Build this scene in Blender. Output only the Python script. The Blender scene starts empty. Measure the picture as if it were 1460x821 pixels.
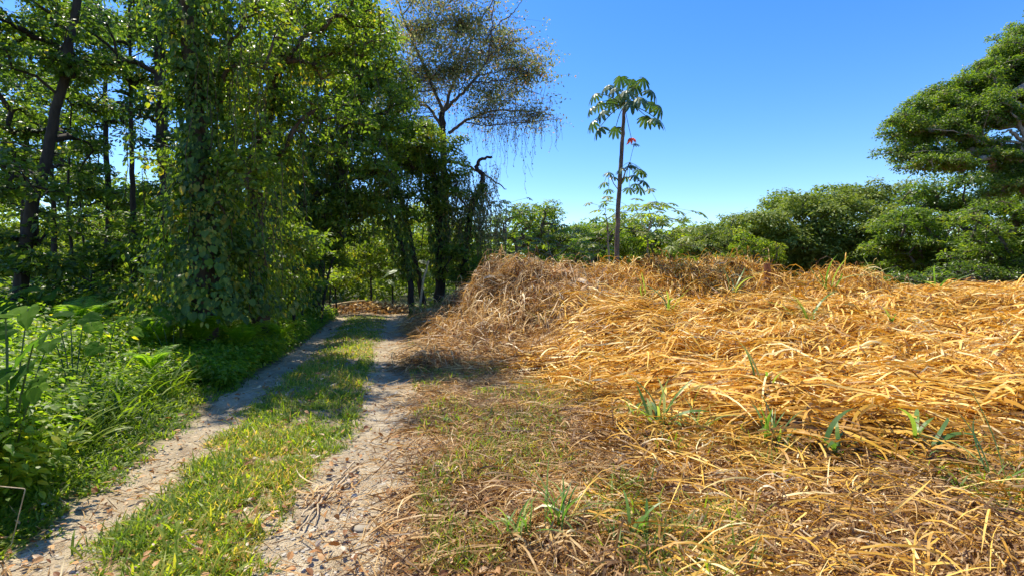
import bpy, math
import numpy as np
R = math.radians
sc = bpy.context.scene
# ------------------------------------------------------------------ camera, world, sun, exposure
F, HY, CZ = 700.0, 395.0, 1.5          # focal length and horizon row in pixels of the 1460 px wide frame, eye height
cam = bpy.data.objects.new('camera', bpy.data.cameras.new('camera'))
sc.collection.objects.link(cam); sc.camera = cam
cam.location = (0, 0, CZ); cam.rotation_euler = (R(90), 0, 0)
cam.data.sensor_width = 36; cam.data.lens = 36 * F / 1460
cam.data.shift_y = -(410.5 - HY) / 1460
cam.data.clip_start = 0.05; cam.data.clip_end = 3000
SUN_AZ, SUN_EL = -46.0, 63.0            # degrees; azimuth measured from +Y, negative is to the left
w = bpy.data.worlds.new('World'); sc.world = w; w.use_nodes = True
nt = w.node_tree; nt.nodes.clear()
sky = nt.nodes.new('ShaderNodeTexSky'); sky.sky_type = 'NISHITA'; sky.sun_disc = False
sky.sun_elevation = R(SUN_EL); sky.sun_rotation = R(SUN_AZ)
sky.altitude = 0; sky.air_density = 1.0; sky.dust_density = 0.2; sky.ozone_density = 2.5
hs = nt.nodes.new('ShaderNodeHueSaturation'); hs.inputs['Saturation'].default_value = 1.36; hs.inputs['Hue'].default_value = .511
bg = nt.nodes.new('ShaderNodeBackground'); bg.inputs[1].default_value = 0.112
wo = nt.nodes.new('ShaderNodeOutputWorld')
nt.links.new(sky.outputs[0], hs.inputs['Color']); nt.links.new(hs.outputs[0], bg.inputs[0]); nt.links.new(bg.outputs[0], wo.inputs[0])
sd = bpy.data.lights.new('sun', 'SUN'); sd.energy = 3.3; sd.angle = R(0.6); sd.color = (1, .93, .78)
sun = bpy.data.objects.new('sun', sd); sc.collection.objects.link(sun)
sun.rotation_euler = (R(90 - SUN_EL), 0, R(-SUN_AZ + 180))
sc.view_settings.view_transform = 'Standard'; sc.view_settings.look = 'None'
sc.view_settings.gamma = 1; sc.view_settings.use_curve_mapping = False
sc.view_settings.exposure = 1.2
cy = sc.cycles
cy.max_bounces = 10; cy.diffuse_bounces = 7; cy.transmission_bounces = 7; cy.glossy_bounces = 2; cy.transparent_max_bounces = 4
cy.caustics_reflective = False; cy.caustics_refractive = False
cy.use_adaptive_sampling = True; cy.adaptive_threshold = 0.02
try: cy.use_denoising = True; cy.denoising_input_passes = 'RGB_ALBEDO_NORMAL'
except Exception: pass

# ------------------------------------------------------------------ helpers
rng = np.random.default_rng(11)
_lat = np.random.default_rng(5).random((256, 256)).astype(np.float32)
def noise(x, y, s=1.0, o=0):
    x = np.asarray(x, float) / s + 17.3 * o + 500; y = np.asarray(y, float) / s + 31.7 * o + 500
    xi = np.floor(x).astype(int); yi = np.floor(y).astype(int); fx = x - xi; fy = y - yi
    fx = fx * fx * (3 - 2 * fx); fy = fy * fy * (3 - 2 * fy)
    a = _lat[xi & 255, yi & 255]; b = _lat[(xi + 1) & 255, yi & 255]; c = _lat[xi & 255, (yi + 1) & 255]; d = _lat[(xi + 1) & 255, (yi + 1) & 255]
    return (a * (1 - fx) + b * fx) * (1 - fy) + (c * (1 - fx) + d * fx) * fy      # 0..1
def sst(a, b, x):
    t = np.clip((x - a) / (b - a), 0, 1); return t * t * (3 - 2 * t)
def P(px, py, Y): return np.array([(px - 730) / F * Y, Y, CZ + (HY - py) / F * Y])
def G(px, py):                                                              # flat ground point seen at a pixel
    Y = CZ * F / (py - HY); return (px - 730) / F * Y, Y

# track centre lines as X(Y)
TY = np.array([-30, 1.5, 2.6, 5, 9, 13, 17.5, 21, 25, 30, 60.])
TL = np.array([4.6, -2.25, -2.48, -3.05, -3.98, -4.95, -6.05, -7.3, -9.4, -12.5, -34.])
TR = np.array([6.3, -0.62, -0.80, -1.32, -2.15, -3.1, -4.15, -5.3, -7.4, -10.4, -31.])
def tl(y): return np.interp(y, TY, TL) + .10 * (noise(y, y * 0, 3, 3) - .5)
def tr(y): return np.interp(y, TY, TR) + .10 * (noise(y, y * 0, 3, 4) - .5)
EY = np.array([-30, 2.0, 3.2, 4.2, 5.4, 8.4, 12, 16, 20, 60.])
EX = np.array([12, 4.5, 2.6, 1.9, 1.25, 0.05, -1.7, -2.9, -3.2, -3.2])
def mound_d(x, y): return x - np.interp(y, EY, EX) - .5 * (noise(x, y, 1.3, 8) - .5)
def gauss(x, y, cx, cy_, sx, sy, h): return h * np.exp(-((x - cx) / sx) ** 2 - ((y - cy_) / sy) ** 2)
HEAPS = [(-1.05, 13.1, 1.0, 1.4, .40), (-.1, 13.2, 1.0, 1.2, .56), (1.5, 13.2, .9, 1.0, .35), (2.8, 13.4, .7, .8, .36), (4.0, 13.6, .8, 1.0, .46), (5.2, 13.5, .7, 1.0, .38), (6.3, 13.6, .9, 1.0, .50), (8.6, 13.0, .6, .8, .22)]
def Hgt(x, y):
    x = np.asarray(x, float); y = np.asarray(y, float)
    z = .05 * (noise(x, y, 2.2, 1) - .5) + .02 * (noise(x, y, .5, 2) - .5)
    near = np.exp(-(np.abs(y) / 60) ** 4)
    z = z - .045 * np.exp(-((x - tl(y)) / .30) ** 2) * near - .045 * np.exp(-((x - tr(y)) / .34) ** 2) * near
    c = (tl(y) + tr(y)) / 2
    z = z + .035 * np.exp(-((x - c) / .4) ** 2) * near
    z = z + (.14 * sst(.3, 1.2, tl(y) - x) + .24 * sst(.8, 4.0, tl(y) - x)) * near
    d = mound_d(x, y)
    m = sst(0, 2.6, d)
    prof = .98 * sst(3.2, 12.4, y) - .6 * sst(13.6, 20, y)
    lump = .30 * (noise(x * .7, y, 1.4, 5) - .5) + .20 * (noise(x, y, .45, 6) - .5) + .10 * (noise(x, y, .2, 7) - .5)
    z = z + m * (prof + lump * sst(3.5, 7, y) * (1 - sst(16, 22, y)))
    m2 = sst(-.3, 1.2, d)
    for g in HEAPS: z = z + gauss(x, y, *g) * m2 * (.6 + .8 * noise(x, y, .45, 9))
    z = z * (1 - sst(60, 110, np.hypot(x, y)) * .9)
    return z

def unit(v): return v / np.maximum(np.linalg.norm(v, axis=-1, keepdims=True), 1e-9)
def rdir(n): return unit(rng.normal(size=(n, 3)))
class MB:
    def __init__(s): s.v = []; s.f = {}; s.n = 0; s.r = {}; s.m = {}
    def add(s, v, f, r=None, m=0):
        v = np.asarray(v, np.float32).reshape(-1, 3); f = np.asarray(f, np.int64)
        if len(f) == 0: return s
        k = f.shape[1]
        if r is None: r = np.full(len(f), .5)
        s.v.append(v); s.f.setdefault(k, []).append(f + s.n); s.r.setdefault(k, []).append(np.broadcast_to(r, (len(f),)))
        s.m.setdefault(k, []).append(np.full(len(f), m)); s.n += len(v); return s
    def build(s, name, mat, parent=None, smooth=False):
        me = bpy.data.meshes.new(name)
        if s.n:
            V = np.concatenate(s.v); me.vertices.add(len(V)); me.vertices.foreach_set('co', V.ravel())
            ks = sorted(s.f); fs = [np.concatenate(s.f[k]) for k in ks]
            me.loops.add(sum(f.size for f in fs)); me.loops.foreach_set('vertex_index', np.concatenate([f.ravel() for f in fs]).astype(np.int32))
            tot = np.concatenate([np.full(len(f), k) for f, k in zip(fs, ks)]).astype(np.int32)
            me.polygons.add(len(tot)); st = np.concatenate([[0], np.cumsum(tot)[:-1]]).astype(np.int32)
            me.polygons.foreach_set('loop_start', st)
            try: me.polygons.foreach_set('loop_total', tot)
            except Exception: pass
            me.polygons.foreach_set('material_index', np.concatenate([np.concatenate(s.m[k]) for k in ks]).astype(np.int32))
            me.update(calc_edges=True)
            me.polygons.foreach_set('use_smooth', np.full(len(tot), smooth))
            a = me.attributes.new('rnd', 'FLOAT', 'FACE'); a.data.foreach_set('value', np.concatenate([np.concatenate(s.r[k]) for k in ks]).astype(np.float32))
        for q in (mat if isinstance(mat, (list, tuple)) else [mat]): me.materials.append(q)
        o = bpy.data.objects.new(name, me); sc.collection.objects.link(o)
        if parent is not None: o.parent = parent; o.matrix_parent_inverse = parent_inv(parent)
        return o
def parent_inv(p):
    from mathutils import Matrix
    return Matrix.Translation(p.location).inverted()
def tag(o, label=None, cat=None, group=None, kind=None):
    for k, v in (('label', label), ('category', cat), ('group', group), ('kind', kind)):
        if v: o[k] = v
    return o
def thing(name, label, cat, loc, group=None):
    o = bpy.data.objects.new(name, None); sc.collection.objects.link(o)
    o.location = [float(q) for q in loc]; o.empty_display_size = .3
    return tag(o, label, cat, group)

# leaf templates: x = width, y = along the leaf, z = normal
T_RHOMB = (np.array([(0, 0, 0), (-.27, .45, .07), (0, 1, -.06), (.27, .45, .07)]), np.array([(0, 3, 2), (0, 2, 1)]))
T_OVATE = (np.array([(0, 0, 0), (-.24, .25, .05), (-.22, .62, .03), (0, 1, -.12), (.22, .62, .03), (.24, .25, .05), (0, .5, 0)]),
           np.array([(0, 6, 2, 1), (6, 3, 2, 2), (0, 5, 4, 6), (6, 4, 3, 3)])[[0, 2]])
T_OVATE = (T_OVATE[0], np.array([(0, 6, 1), (1, 6, 2), (2, 6, 3), (3, 6, 4), (4, 6, 5), (5, 6, 0)]))
T_HEART = (np.array([(0, 0, 0), (0, .5, -.02), (0, 1, -.16), (-.22, -.14, .04), (-.46, .12, .07), (-.36, .6, .02), (.22, -.14, .04), (.46, .12, .07), (.36, .6, .02)]),
           np.array([(0, 1, 4, 3), (1, 2, 5, 4), (0, 6, 7, 1), (1, 7, 8, 2)]))
T_LANCE = (np.array([(0, 0, 0), (-.09, .35, .03), (0, 1, -.15), (.09, .35, .03), (0, .4, 0)]), np.array([(0, 4, 1), (1, 4, 2), (2, 4, 3), (3, 4, 0)]))
def leaves(mb, c, nrm, tip, size, tpl=T_RHOMB, r=None, m=0, wid=1.0):
    n = len(c)
    if n == 0: return
    z = unit(nrm); y = unit(tip - (tip * z).sum(1, keepdims=True) * z); x = np.cross(y, z)
    tv, tf = tpl; size = np.broadcast_to(np.asarray(size, float), (n,))
    V = c[:, None, :] + size[:, None, None] * (wid * tv[None, :, 0, None] * x[:, None, :] + tv[None, :, 1, None] * y[:, None, :] + tv[None, :, 2, None] * z[:, None, :])
    f = tf[None] + (np.arange(n) * len(tv))[:, None, None]
    if r is None: r = rng.random(n)
    mb.add(V.reshape(-1, 3), f.reshape(-1, tf.shape[1]), np.repeat(r, len(tf)), m)
def tube(mb, pts, rad, sides=6, r=.5, m=0, cap=False):
    pts = np.asarray(pts, float); n = len(pts); rad = np.broadcast_to(np.asarray(rad, float), (n,))
    t = unit(np.gradient(pts, axis=0)); ref = np.array([0, 0, 1.]) if abs(t[0, 2]) < .8 else np.array([1., 0, 0])
    u = unit(np.cross(t, ref)); v = np.cross(t, u); a = np.arange(sides) / sides * 2 * math.pi
    V = pts[:, None] + rad[:, None, None] * (np.cos(a)[None, :, None] * u[:, None] + np.sin(a)[None, :, None] * v[:, None])
    i = np.arange(n - 1)[:, None] * sides; j = np.arange(sides)[None]; k = (j + 1) % sides
    f = np.stack([i + j, i + k, i + sides + k, i + sides + j], -1).reshape(-1, 4)
    mb.add(V.reshape(-1, 3), f, r, m)
    if cap:
        e = (n - 1) * sides
        V2 = np.concatenate([V[-1], pts[-1:]]); mb.add(V2, [(q, (q + 1) % sides, sides) for q in range(sides)], r, m)
def tubes(mb, A, B, ra, rb, sides=3, r=None):                                # many straight twigs
    n = len(A); t = unit(B - A); ref = np.where(np.abs(t[:, 2:3]) < .8, [[0, 0, 1.]], [[1., 0, 0]]); u = unit(np.cross(t, ref)); v = np.cross(t, u)
    a = np.arange(sides) / sides * 2 * math.pi
    ring = np.cos(a)[None, :, None] * u[:, None] + np.sin(a)[None, :, None] * v[:, None]
    ra = np.broadcast_to(ra, (n,))[:, None, None]; rb = np.broadcast_to(rb, (n,))[:, None, None]
    V = np.concatenate([A[:, None] + ra * ring, B[:, None] + rb * ring], 1)
    f = np.array([(j, (j + 1) % sides, sides + (j + 1) % sides, sides + j) for j in range(sides)])[None] + (np.arange(n) * 2 * sides)[:, None, None]
    mb.add(V.reshape(-1, 3), f.reshape(-1, 4), .5 if r is None else np.repeat(r, sides))
def smooth_path(p, k=5, wob=0.0):
    p = np.asarray(p, float); t = np.arange(len(p)); tt = np.linspace(0, len(p) - 1, (len(p) - 1) * k + 1)
    q = np.stack([np.interp(tt, t, p[:, i]) for i in range(3)], 1)
    for _ in range(2):
        q[1:-1] = .25 * q[:-2] + .5 * q[1:-1] + .25 * q[2:]
    if wob: q[1:-1] += rng.normal(size=(len(q) - 2, 3)) * wob
    return q
def ribbons(mb, base, heading, length, width, seg=4, lift=.5, droop=1.0, r=None, curl=0., m=0, taper=True):
    """grass-like blades: start at base, rise at angle `lift` (0 flat, 1 upright) and bend over"""
    n = len(base); hd = np.stack([np.cos(heading), np.sin(heading)], 1)
    s = np.linspace(0, 1, seg + 1)[None]
    length = np.broadcast_to(length, (n,))[:, None]; lift = np.broadcast_to(lift, (n,))[:, None]; droop = np.broadcast_to(droop, (n,))[:, None]
    ang = lift * math.pi / 2 - droop * s * 1.5
    ds = 1 / seg
    dx = np.cos(ang) * length * ds; dz = np.sin(ang) * length * ds
    X = np.concatenate([np.zeros((n, 1)), np.cumsum(dx[:, :-1], 1)], 1); Z = np.concatenate([np.zeros((n, 1)), np.cumsum(dz[:, :-1], 1)], 1)
    ca = np.broadcast_to(curl, (n,))[:, None] * s
    hx = hd[:, :1] * np.cos(ca) - hd[:, 1:] * np.sin(ca); hy = hd[:, :1] * np.sin(ca) + hd[:, 1:] * np.cos(ca)
    cx = base[:, :1] + X * hx; cyy = base[:, 1:2] + X * hy; cz = base[:, 2:3] + Z
    wd = np.broadcast_to(width, (n,))[:, None] * (np.sin(np.clip(s * .92 + .10, 0, 1) * math.pi) ** .6 * .9 + .1 if taper else np.ones_like(s)) * .5
    wd = wd * np.ones((n, 1))
    sx = -hy; sy = hx; tw = rng.uniform(-.6, .6, (n, 1))
    L = np.stack([cx - sx * wd, cyy - sy * wd, cz - wd * tw], -1); Rr = np.stack([cx + sx * wd, cyy + sy * wd, cz + wd * tw], -1)
    V = np.stack([L, Rr], 2).reshape(n, -1, 3)
    f = np.array([(2 * i, 2 * i + 1, 2 * i + 3, 2 * i + 2) for i in range(seg)])[None] + (np.arange(n) * 2 * (seg + 1))[:, None, None]
    if r is None: r = rng.random(n)
    mb.add(V.reshape(-1, 3), f.reshape(-1, 4), np.repeat(r, seg), m)

# ------------------------------------------------------------------ materials
def ramp_nodes(nt, fac, cols):
    cr = nt.nodes.new('ShaderNodeValToRGB'); e = cr.color_ramp.elements
    while len(e) > 1: e.remove(e[0])
    for i, (p, c) in enumerate(cols):
        q = e[0] if i == 0 else e.new(p)
        q.position = p; q.color = (*c, 1)
    nt.links.new(fac, cr.inputs[0]); return cr.outputs[0]
def leaf_mat(name, cols, trans=.4, rough=.45, spec=.4, tsat=(1.5, 1.55, .6)):
    m = bpy.data.materials.new(name); m.use_nodes = True; nt = m.node_tree; nt.nodes.clear(); N = nt.nodes.new; L = nt.links.new
    at = N('ShaderNodeAttribute'); at.attribute_name = 'rnd'
    tc = N('ShaderNodeNewGeometry'); nz = N('ShaderNodeTexNoise'); nz.inputs['Scale'].default_value = .9; nz.inputs['Detail'].default_value = 2
    L(tc.outputs['Position'], nz.inputs['Vector'])
    ad = N('ShaderNodeMath'); ad.operation = 'MULTIPLY_ADD'; L(nz.outputs[0], ad.inputs[0]); ad.inputs[1].default_value = .7; ad.inputs[2].default_value = -.35
    a2 = N('ShaderNodeMath'); a2.operation = 'ADD'; a2.use_clamp = True; L(ad.outputs[0], a2.inputs[0]); L(at.outputs['Fac'], a2.inputs[1])
    col = ramp_nodes(nt, a2.outputs[0], cols)
    p = N('ShaderNodeBsdfPrincipled'); p.inputs['Roughness'].default_value = rough; p.inputs['Specular IOR Level'].default_value = spec
    L(col, p.inputs['Base Color'])
    out = N('ShaderNodeOutputMaterial')
    if trans > 0:
        t = N('ShaderNodeBsdfTranslucent'); mm = N('ShaderNodeMix'); mm.data_type = 'RGBA'; mm.blend_type = 'MULTIPLY'; mm.inputs['Factor'].default_value = 1
        L(col, mm.inputs['A']); mm.inputs['B'].default_value = (*[q * 1.6 for q in tsat], 1); mm.clamp_result = False
        L(mm.outputs['Result'], t.inputs['Color'])
        x = N('ShaderNodeMixShader'); x.inputs[0].default_value = trans; L(p.outputs[0], x.inputs[1]); L(t.outputs[0], x.inputs[2]); L(x.outputs[0], out.inputs[0])
    else: L(p.outputs[0], out.inputs[0])
    return m
def bark_mat(name, a, b, scale=14, bump=.5):
    m = bpy.data.materials.new(name); m.use_nodes = True; nt = m.node_tree; N = nt.nodes.new; L = nt.links.new; p = nt.nodes['Principled BSDF']
    g = N('ShaderNodeNewGeometry'); mp = N('ShaderNodeMapping'); mp.inputs['Scale'].default_value = (1, 1, .3); L(g.outputs['Position'], mp.inputs[0])
    nz = N('ShaderNodeTexNoise'); nz.inputs['Scale'].default_value = scale; nz.inputs['Detail'].default_value = 6; L(mp.outputs[0], nz.inputs['Vector'])
    L(ramp_nodes(nt, nz.outputs[0], [(.3, a), (.7, b)]), p.inputs['Base Color']); p.inputs['Roughness'].default_value = .9
    bp = N('ShaderNodeBump'); bp.inputs['Strength'].default_value = bump; bp.inputs['Distance'].default_value = .03; L(nz.outputs[0], bp.inputs['Height']); L(bp.outputs[0], p.inputs['Normal'])
    return m
M = {}
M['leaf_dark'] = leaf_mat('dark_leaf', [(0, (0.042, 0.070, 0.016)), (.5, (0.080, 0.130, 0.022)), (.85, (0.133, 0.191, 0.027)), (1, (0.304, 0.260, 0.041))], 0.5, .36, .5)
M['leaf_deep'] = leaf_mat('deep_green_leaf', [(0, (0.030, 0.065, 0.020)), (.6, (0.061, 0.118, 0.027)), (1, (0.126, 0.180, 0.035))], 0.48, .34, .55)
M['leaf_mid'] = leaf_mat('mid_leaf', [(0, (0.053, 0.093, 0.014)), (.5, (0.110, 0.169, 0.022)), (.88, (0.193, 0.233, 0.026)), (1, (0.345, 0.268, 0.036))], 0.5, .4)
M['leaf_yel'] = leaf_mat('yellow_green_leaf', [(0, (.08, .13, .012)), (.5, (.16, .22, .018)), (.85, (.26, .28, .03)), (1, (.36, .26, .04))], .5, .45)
M['leaf_olive'] = leaf_mat('olive_leaf', [(0, (0.086, 0.121, 0.025)), (.5, (0.172, 0.218, 0.040)), (1, (0.287, 0.310, 0.069))], .3, .5, .3)
M['leaf_far'] = leaf_mat('far_leaf', [(0, (0.067, 0.106, 0.019)), (.5, (0.134, 0.188, 0.027)), (1, (0.240, 0.263, 0.040))], 0.45, .5, .3)
M['leaf_vine'] = leaf_mat('vine_leaf', [(0, (0.033, 0.070, 0.016)), (.5, (0.067, 0.133, 0.026)), (.85, (0.128, 0.189, 0.032)), (1, (0.299, 0.252, 0.047))], 0.45, .45, .3)
M['leaf_grey'] = leaf_mat('greyish_small_leaf', [(0, (0.083, 0.116, 0.058)), (.45, (0.151, 0.191, 0.080)), (.8, (0.240, 0.233, 0.102)), (1, (0.331, 0.178, 0.087))], .5, .6, .15, (1.801, 1.642, 1.159))
M['leaf_cec'] = leaf_mat('palmate_leaf', [(0, (.03, .07, .028)), (.6, (.055, .11, .035)), (1, (.12, .17, .06))], .28, .4, .4)
M['weed'] = leaf_mat('weed_leaf', [(0, (0.061, 0.125, 0.015)), (.45, (0.130, 0.217, 0.019)), (.85, (0.241, 0.308, 0.025)), (1, (0.449, 0.364, 0.037))], 0.55, .45)
M['fern'] = leaf_mat('fern_leaf', [(0, (.10, .20, .012)), (.6, (.17, .29, .018)), (1, (.26, .35, .03))], .5, .45)
M['bigleaf'] = leaf_mat('broad_leaf', [(0, (0.046, 0.105, 0.018)), (.6, (0.085, 0.165, 0.022)), (1, (0.130, 0.220, 0.024))], .5, .7, .04)
M['grass'] = leaf_mat('grass_blade', [(0, (0.076, 0.132, 0.013)), (.4, (0.152, 0.220, 0.017)), (.75, (0.253, 0.297, 0.024)), (.9, (0.417, 0.330, 0.066)), (1, (0.531, 0.341, 0.132))], .45, .5)
M['tuft'] = leaf_mat('fresh_blade', [(0, (.07, .15, .03)), (.6, (.14, .24, .04)), (1, (.30, .34, .10))], .4, .4)
M['straw'] = leaf_mat('straw_blade', [(0, (.09, .040, .010)), (.22, (.24, .115, .020)), (.45, (.52, .265, .030)), (.72, (.72, .42, .055)), (.9, (.82, .57, .145)), (1, (.88, .72, .34))], .14, .5, .35, (1.1, .95, .6))  # wide ramp: dark and pale ends also paint shadows and highlights among blades
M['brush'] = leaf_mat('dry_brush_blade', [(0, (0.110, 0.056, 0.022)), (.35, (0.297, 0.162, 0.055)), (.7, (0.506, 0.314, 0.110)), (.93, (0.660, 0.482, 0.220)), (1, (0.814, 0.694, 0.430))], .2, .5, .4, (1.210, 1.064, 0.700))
M['litter'] = leaf_mat('fallen_leaf', [(0, (.16, .06, .02)), (.4, (.38, .17, .05)), (.8, (.55, .32, .13)), (1, (.68, .55, .38))], .12, .6, .3, (1.1, .9, .6))
M['red'] = leaf_mat('orange_dead_leaf', [(0, (.35, .08, .01)), (1, (.62, .20, .03))], .3, .5)
M['redleaf'] = leaf_mat('red_dead_leaf', [(0, (.42, .05, .04)), (1, (.60, .12, .08))], .45, .5)
M['hay_pale'] = leaf_mat('pale_dry_leaf', [(0, (.55, .45, .30)), (1, (.72, .62, .45))], .2, .6, .3, (1, .95, .8))
M['banana'] = leaf_mat('banana_leaf', [(0, (.07, .14, .045)), (1, (.14, .21, .08))], .35, .45, .4)
M['bark'] = bark_mat('brown_bark', (.035, .024, .016), (.12, .085, .055))
M['bark_dark'] = bark_mat('dark_bark', (.016, .012, .010), (.05, .038, .028))
M['bark_pale'] = bark_mat('pale_bark', (.14, .11, .08), (.34, .29, .22))
M['bark_grey'] = bark_mat('greybrown_bark', (.06, .045, .035), (.17, .13, .10))
M['stem'] = bark_mat('green_stem', (.05, .09, .02), (.10, .14, .04), 30, .1)
M['drystem'] = bark_mat('dry_stem', (.35, .24, .12), (.60, .46, .28), 30, .2)
M['post'] = bark_mat('reddish_post', (.16, .05, .02), (.34, .12, .04), 20)

def ground_mat():
    m = bpy.data.materials.new('soil'); m.use_nodes = True; nt = m.node_tree; N = nt.nodes.new; L = nt.links.new; p = nt.nodes['Principled BSDF']
    g = N('ShaderNodeNewGeometry'); at = N('ShaderNodeAttribute'); at.attribute_name = 'green'
    n1 = N('ShaderNodeTexNoise'); n1.inputs['Scale'].default_value = 9; n1.inputs['Detail'].default_value = 8; L(g.outputs['Position'], n1.inputs['Vector'])
    n2 = N('ShaderNodeTexNoise'); n2.inputs['Scale'].default_value = 1.2; n2.inputs['Detail'].default_value = 5; L(g.outputs['Position'], n2.inputs['Vector'])
    soil = ramp_nodes(nt, n1.outputs[0], [(.3, (.15, .095, .05)), (.5, (.30, .21, .12)), (.7, (.45, .34, .21))])
    gr = ramp_nodes(nt, n1.outputs[0], [(.3, (.025, .045, .010)), (.55, (.06, .085, .018)), (.75, (.14, .13, .04))])
    ad = N('ShaderNodeMath'); ad.operation = 'MULTIPLY_ADD'; L(n2.outputs[0], ad.inputs[0]); ad.inputs[1].default_value = 1.2; ad.inputs[2].default_value = -.6
    a2 = N('ShaderNodeMath'); a2.operation = 'ADD'; a2.use_clamp = True; L(ad.outputs[0], a2.inputs[0]); L(at.outputs['Fac'], a2.inputs[1])
    mx = N('ShaderNodeMix'); mx.data_type = 'RGBA'; L(a2.outputs[0], mx.inputs['Factor']); L(soil, mx.inputs['A']); L(gr, mx.inputs['B'])
    pt = N('ShaderNodeAttribute'); pt.attribute_name = 'straw_shade'; m3 = N('ShaderNodeMix'); m3.data_type = 'RGBA'; L(pt.outputs['Fac'], m3.inputs['Factor']); L(mx.outputs['Result'], m3.inputs['A'])
    L(ramp_nodes(nt, n1.outputs[0], [(.35, (.030, .016, .008)), (.65, (.11, .055, .020))]), m3.inputs['B'])  # dark brown soil colour, painted shade for the recesses between straw
    L(m3.outputs['Result'], p.inputs['Base Color']); p.inputs['Roughness'].default_value = .95
    b = N('ShaderNodeBump'); b.inputs['Strength'].default_value = .7; b.inputs['Distance'].default_value = .03; L(n1.outputs[0], b.inputs['Height']); L(b.outputs[0], p.inputs['Normal'])
    return m
def track_mat():
    m = bpy.data.materials.new('gravelly_dirt'); m.use_nodes = True; nt = m.node_tree; N = nt.nodes.new; L = nt.links.new; p = nt.nodes['Principled BSDF']
    g = N('ShaderNodeNewGeometry'); n1 = N('ShaderNodeTexNoise'); n1.inputs['Scale'].default_value = 5; n1.inputs['Detail'].default_value = 9; n1.inputs['Roughness'].default_value = .65; L(g.outputs['Position'], n1.inputs['Vector'])
    v = N('ShaderNodeTexVoronoi'); v.inputs['Scale'].default_value = 62; L(g.outputs['Position'], v.inputs['Vector'])
    v2 = N('ShaderNodeTexVoronoi'); v2.inputs['Scale'].default_value = 95; L(g.outputs['Position'], v2.inputs['Vector'])
    dirt = ramp_nodes(nt, n1.outputs[0], [(.3, (.27, .19, .11)), (.5, (.43, .335, .205)), (.72, (.57, .47, .31))])
    sep = N('ShaderNodeSeparateColor'); L(v.outputs['Color'], sep.inputs[0])
    st = ramp_nodes(nt, sep.outputs[0], [(0, (.25, .185, .10)), (.6, (.39, .30, .175)), (1, (.52, .43, .28))])
    msk = ramp_nodes(nt, v.outputs['Distance'], [(.32, (1, 1, 1)), (.46, (0, 0, 0))])
    sel = N('ShaderNodeMath'); sel.operation = 'GREATER_THAN'; L(sep.outputs[1], sel.inputs[0]); sel.inputs[1].default_value = .45
    mu = N('ShaderNodeMath'); mu.operation = 'MULTIPLY'; L(msk, mu.inputs[0]); L(sel.outputs[0], mu.inputs[1])
    mx = N('ShaderNodeMix'); mx.data_type = 'RGBA'; L(mu.outputs[0], mx.inputs['Factor']); L(dirt, mx.inputs['A']); L(st, mx.inputs['B'])
    L(mx.outputs['Result'], p.inputs['Base Color']); p.inputs['Roughness'].default_value = .88
    s1 = N('ShaderNodeMath'); s1.operation = 'SUBTRACT'; L(n1.outputs[0], s1.inputs[0]); L(v2.outputs['Distance'], s1.inputs[1])
    s2 = N('ShaderNodeMath'); s2.operation = 'ADD'; L(s1.outputs[0], s2.inputs[0]); L(mu.outputs[0], s2.inputs[1])
    b = N('ShaderNodeBump'); b.inputs['Strength'].default_value = .8; b.inputs['Distance'].default_value = .015; L(s2.outputs[0], b.inputs['Height']); L(b.outputs[0], p.inputs['Normal'])
    return m
def stone_mat():
    m = bpy.data.materials.new('grey_stone'); m.use_nodes = True; nt = m.node_tree; N = nt.nodes.new; L = nt.links.new; p = nt.nodes['Principled BSDF']
    at = N('ShaderNodeAttribute'); at.attribute_name = 'rnd'
    g = N('ShaderNodeNewGeometry'); n1 = N('ShaderNodeTexNoise'); n1.inputs['Scale'].default_value = 40; L(g.outputs['Position'], n1.inputs['Vector'])
    a = N('ShaderNodeMath'); a.operation = 'MULTIPLY_ADD'; L(n1.outputs[0], a.inputs[0]); a.inputs[1].default_value = .5; L(at.outputs['Fac'], a.inputs[2])
    L(ramp_nodes(nt, a.outputs[0], [(.1, (.20, .155, .10)), (.6, (.34, .28, .19)), (1.0, (.48, .42, .32))]), p.inputs['Base Color']); p.inputs['Roughness'].default_value = .8
    return m
M['ground'] = ground_mat(); M['track'] = track_mat(); M['stone'] = stone_mat()

# ------------------------------------------------------------------ ground and track
def grid_mesh(name, X, Y, Z, mat):
    n, k = X.shape; V = np.stack([X, Y, Z], -1).reshape(-1, 3)
    i = np.arange(n - 1)[:, None] * k; j = np.arange(k - 1)[None]
    f = np.stack([i + j, i + k + j, i + k + j + 1, i + j + 1], -1).reshape(-1, 4)
    mb = MB(); mb.add(V, f); return mb.build(name, mat, smooth=True)
a = np.linspace(-1, 1, 560); gx = np.sinh(a * 6.6) / np.sinh(6.6) * 900
b = np.linspace(-.62, 1, 620); gy = np.sinh(b * 6.4) / np.sinh(6.4) * 1200 + 5
GX, GY = np.meshgrid(gx, gy); GZ = Hgt(GX, GY)
ground = grid_mesh('ground', GX, GY, GZ, M['ground']); tag(ground, 'brown soil ground running under the grass, straw and trees', kind='structure')
dd = mound_d(GX, GY).ravel()
sa = (dd > -.1)
gv = np.where(GX.ravel() < tl(GY.ravel()) - .3, .75, np.where(dd < 0, np.where(GX.ravel() < tr(GY.ravel()) + .3, .15, .4), .0)); gv = np.where(GY.ravel() > 22, .8, gv)
nz_ = (GX.ravel() > -9) & (GX.ravel() < -2.5) & (GY.ravel() > 17) & (GY.ravel() < 26); gv = np.where(nz_, .1, gv)
at2 = ground.data.attributes.new('straw_shade', 'FLOAT', 'POINT'); at2.data.foreach_set('value', sst(-.3, .3, dd).astype(np.float32))  # darkens the soil under the straw in place of shade in its gaps
at_ = ground.data.attributes.new('green', 'FLOAT', 'POINT'); at_.data.foreach_set('value', gv.astype(np.float32))

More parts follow.
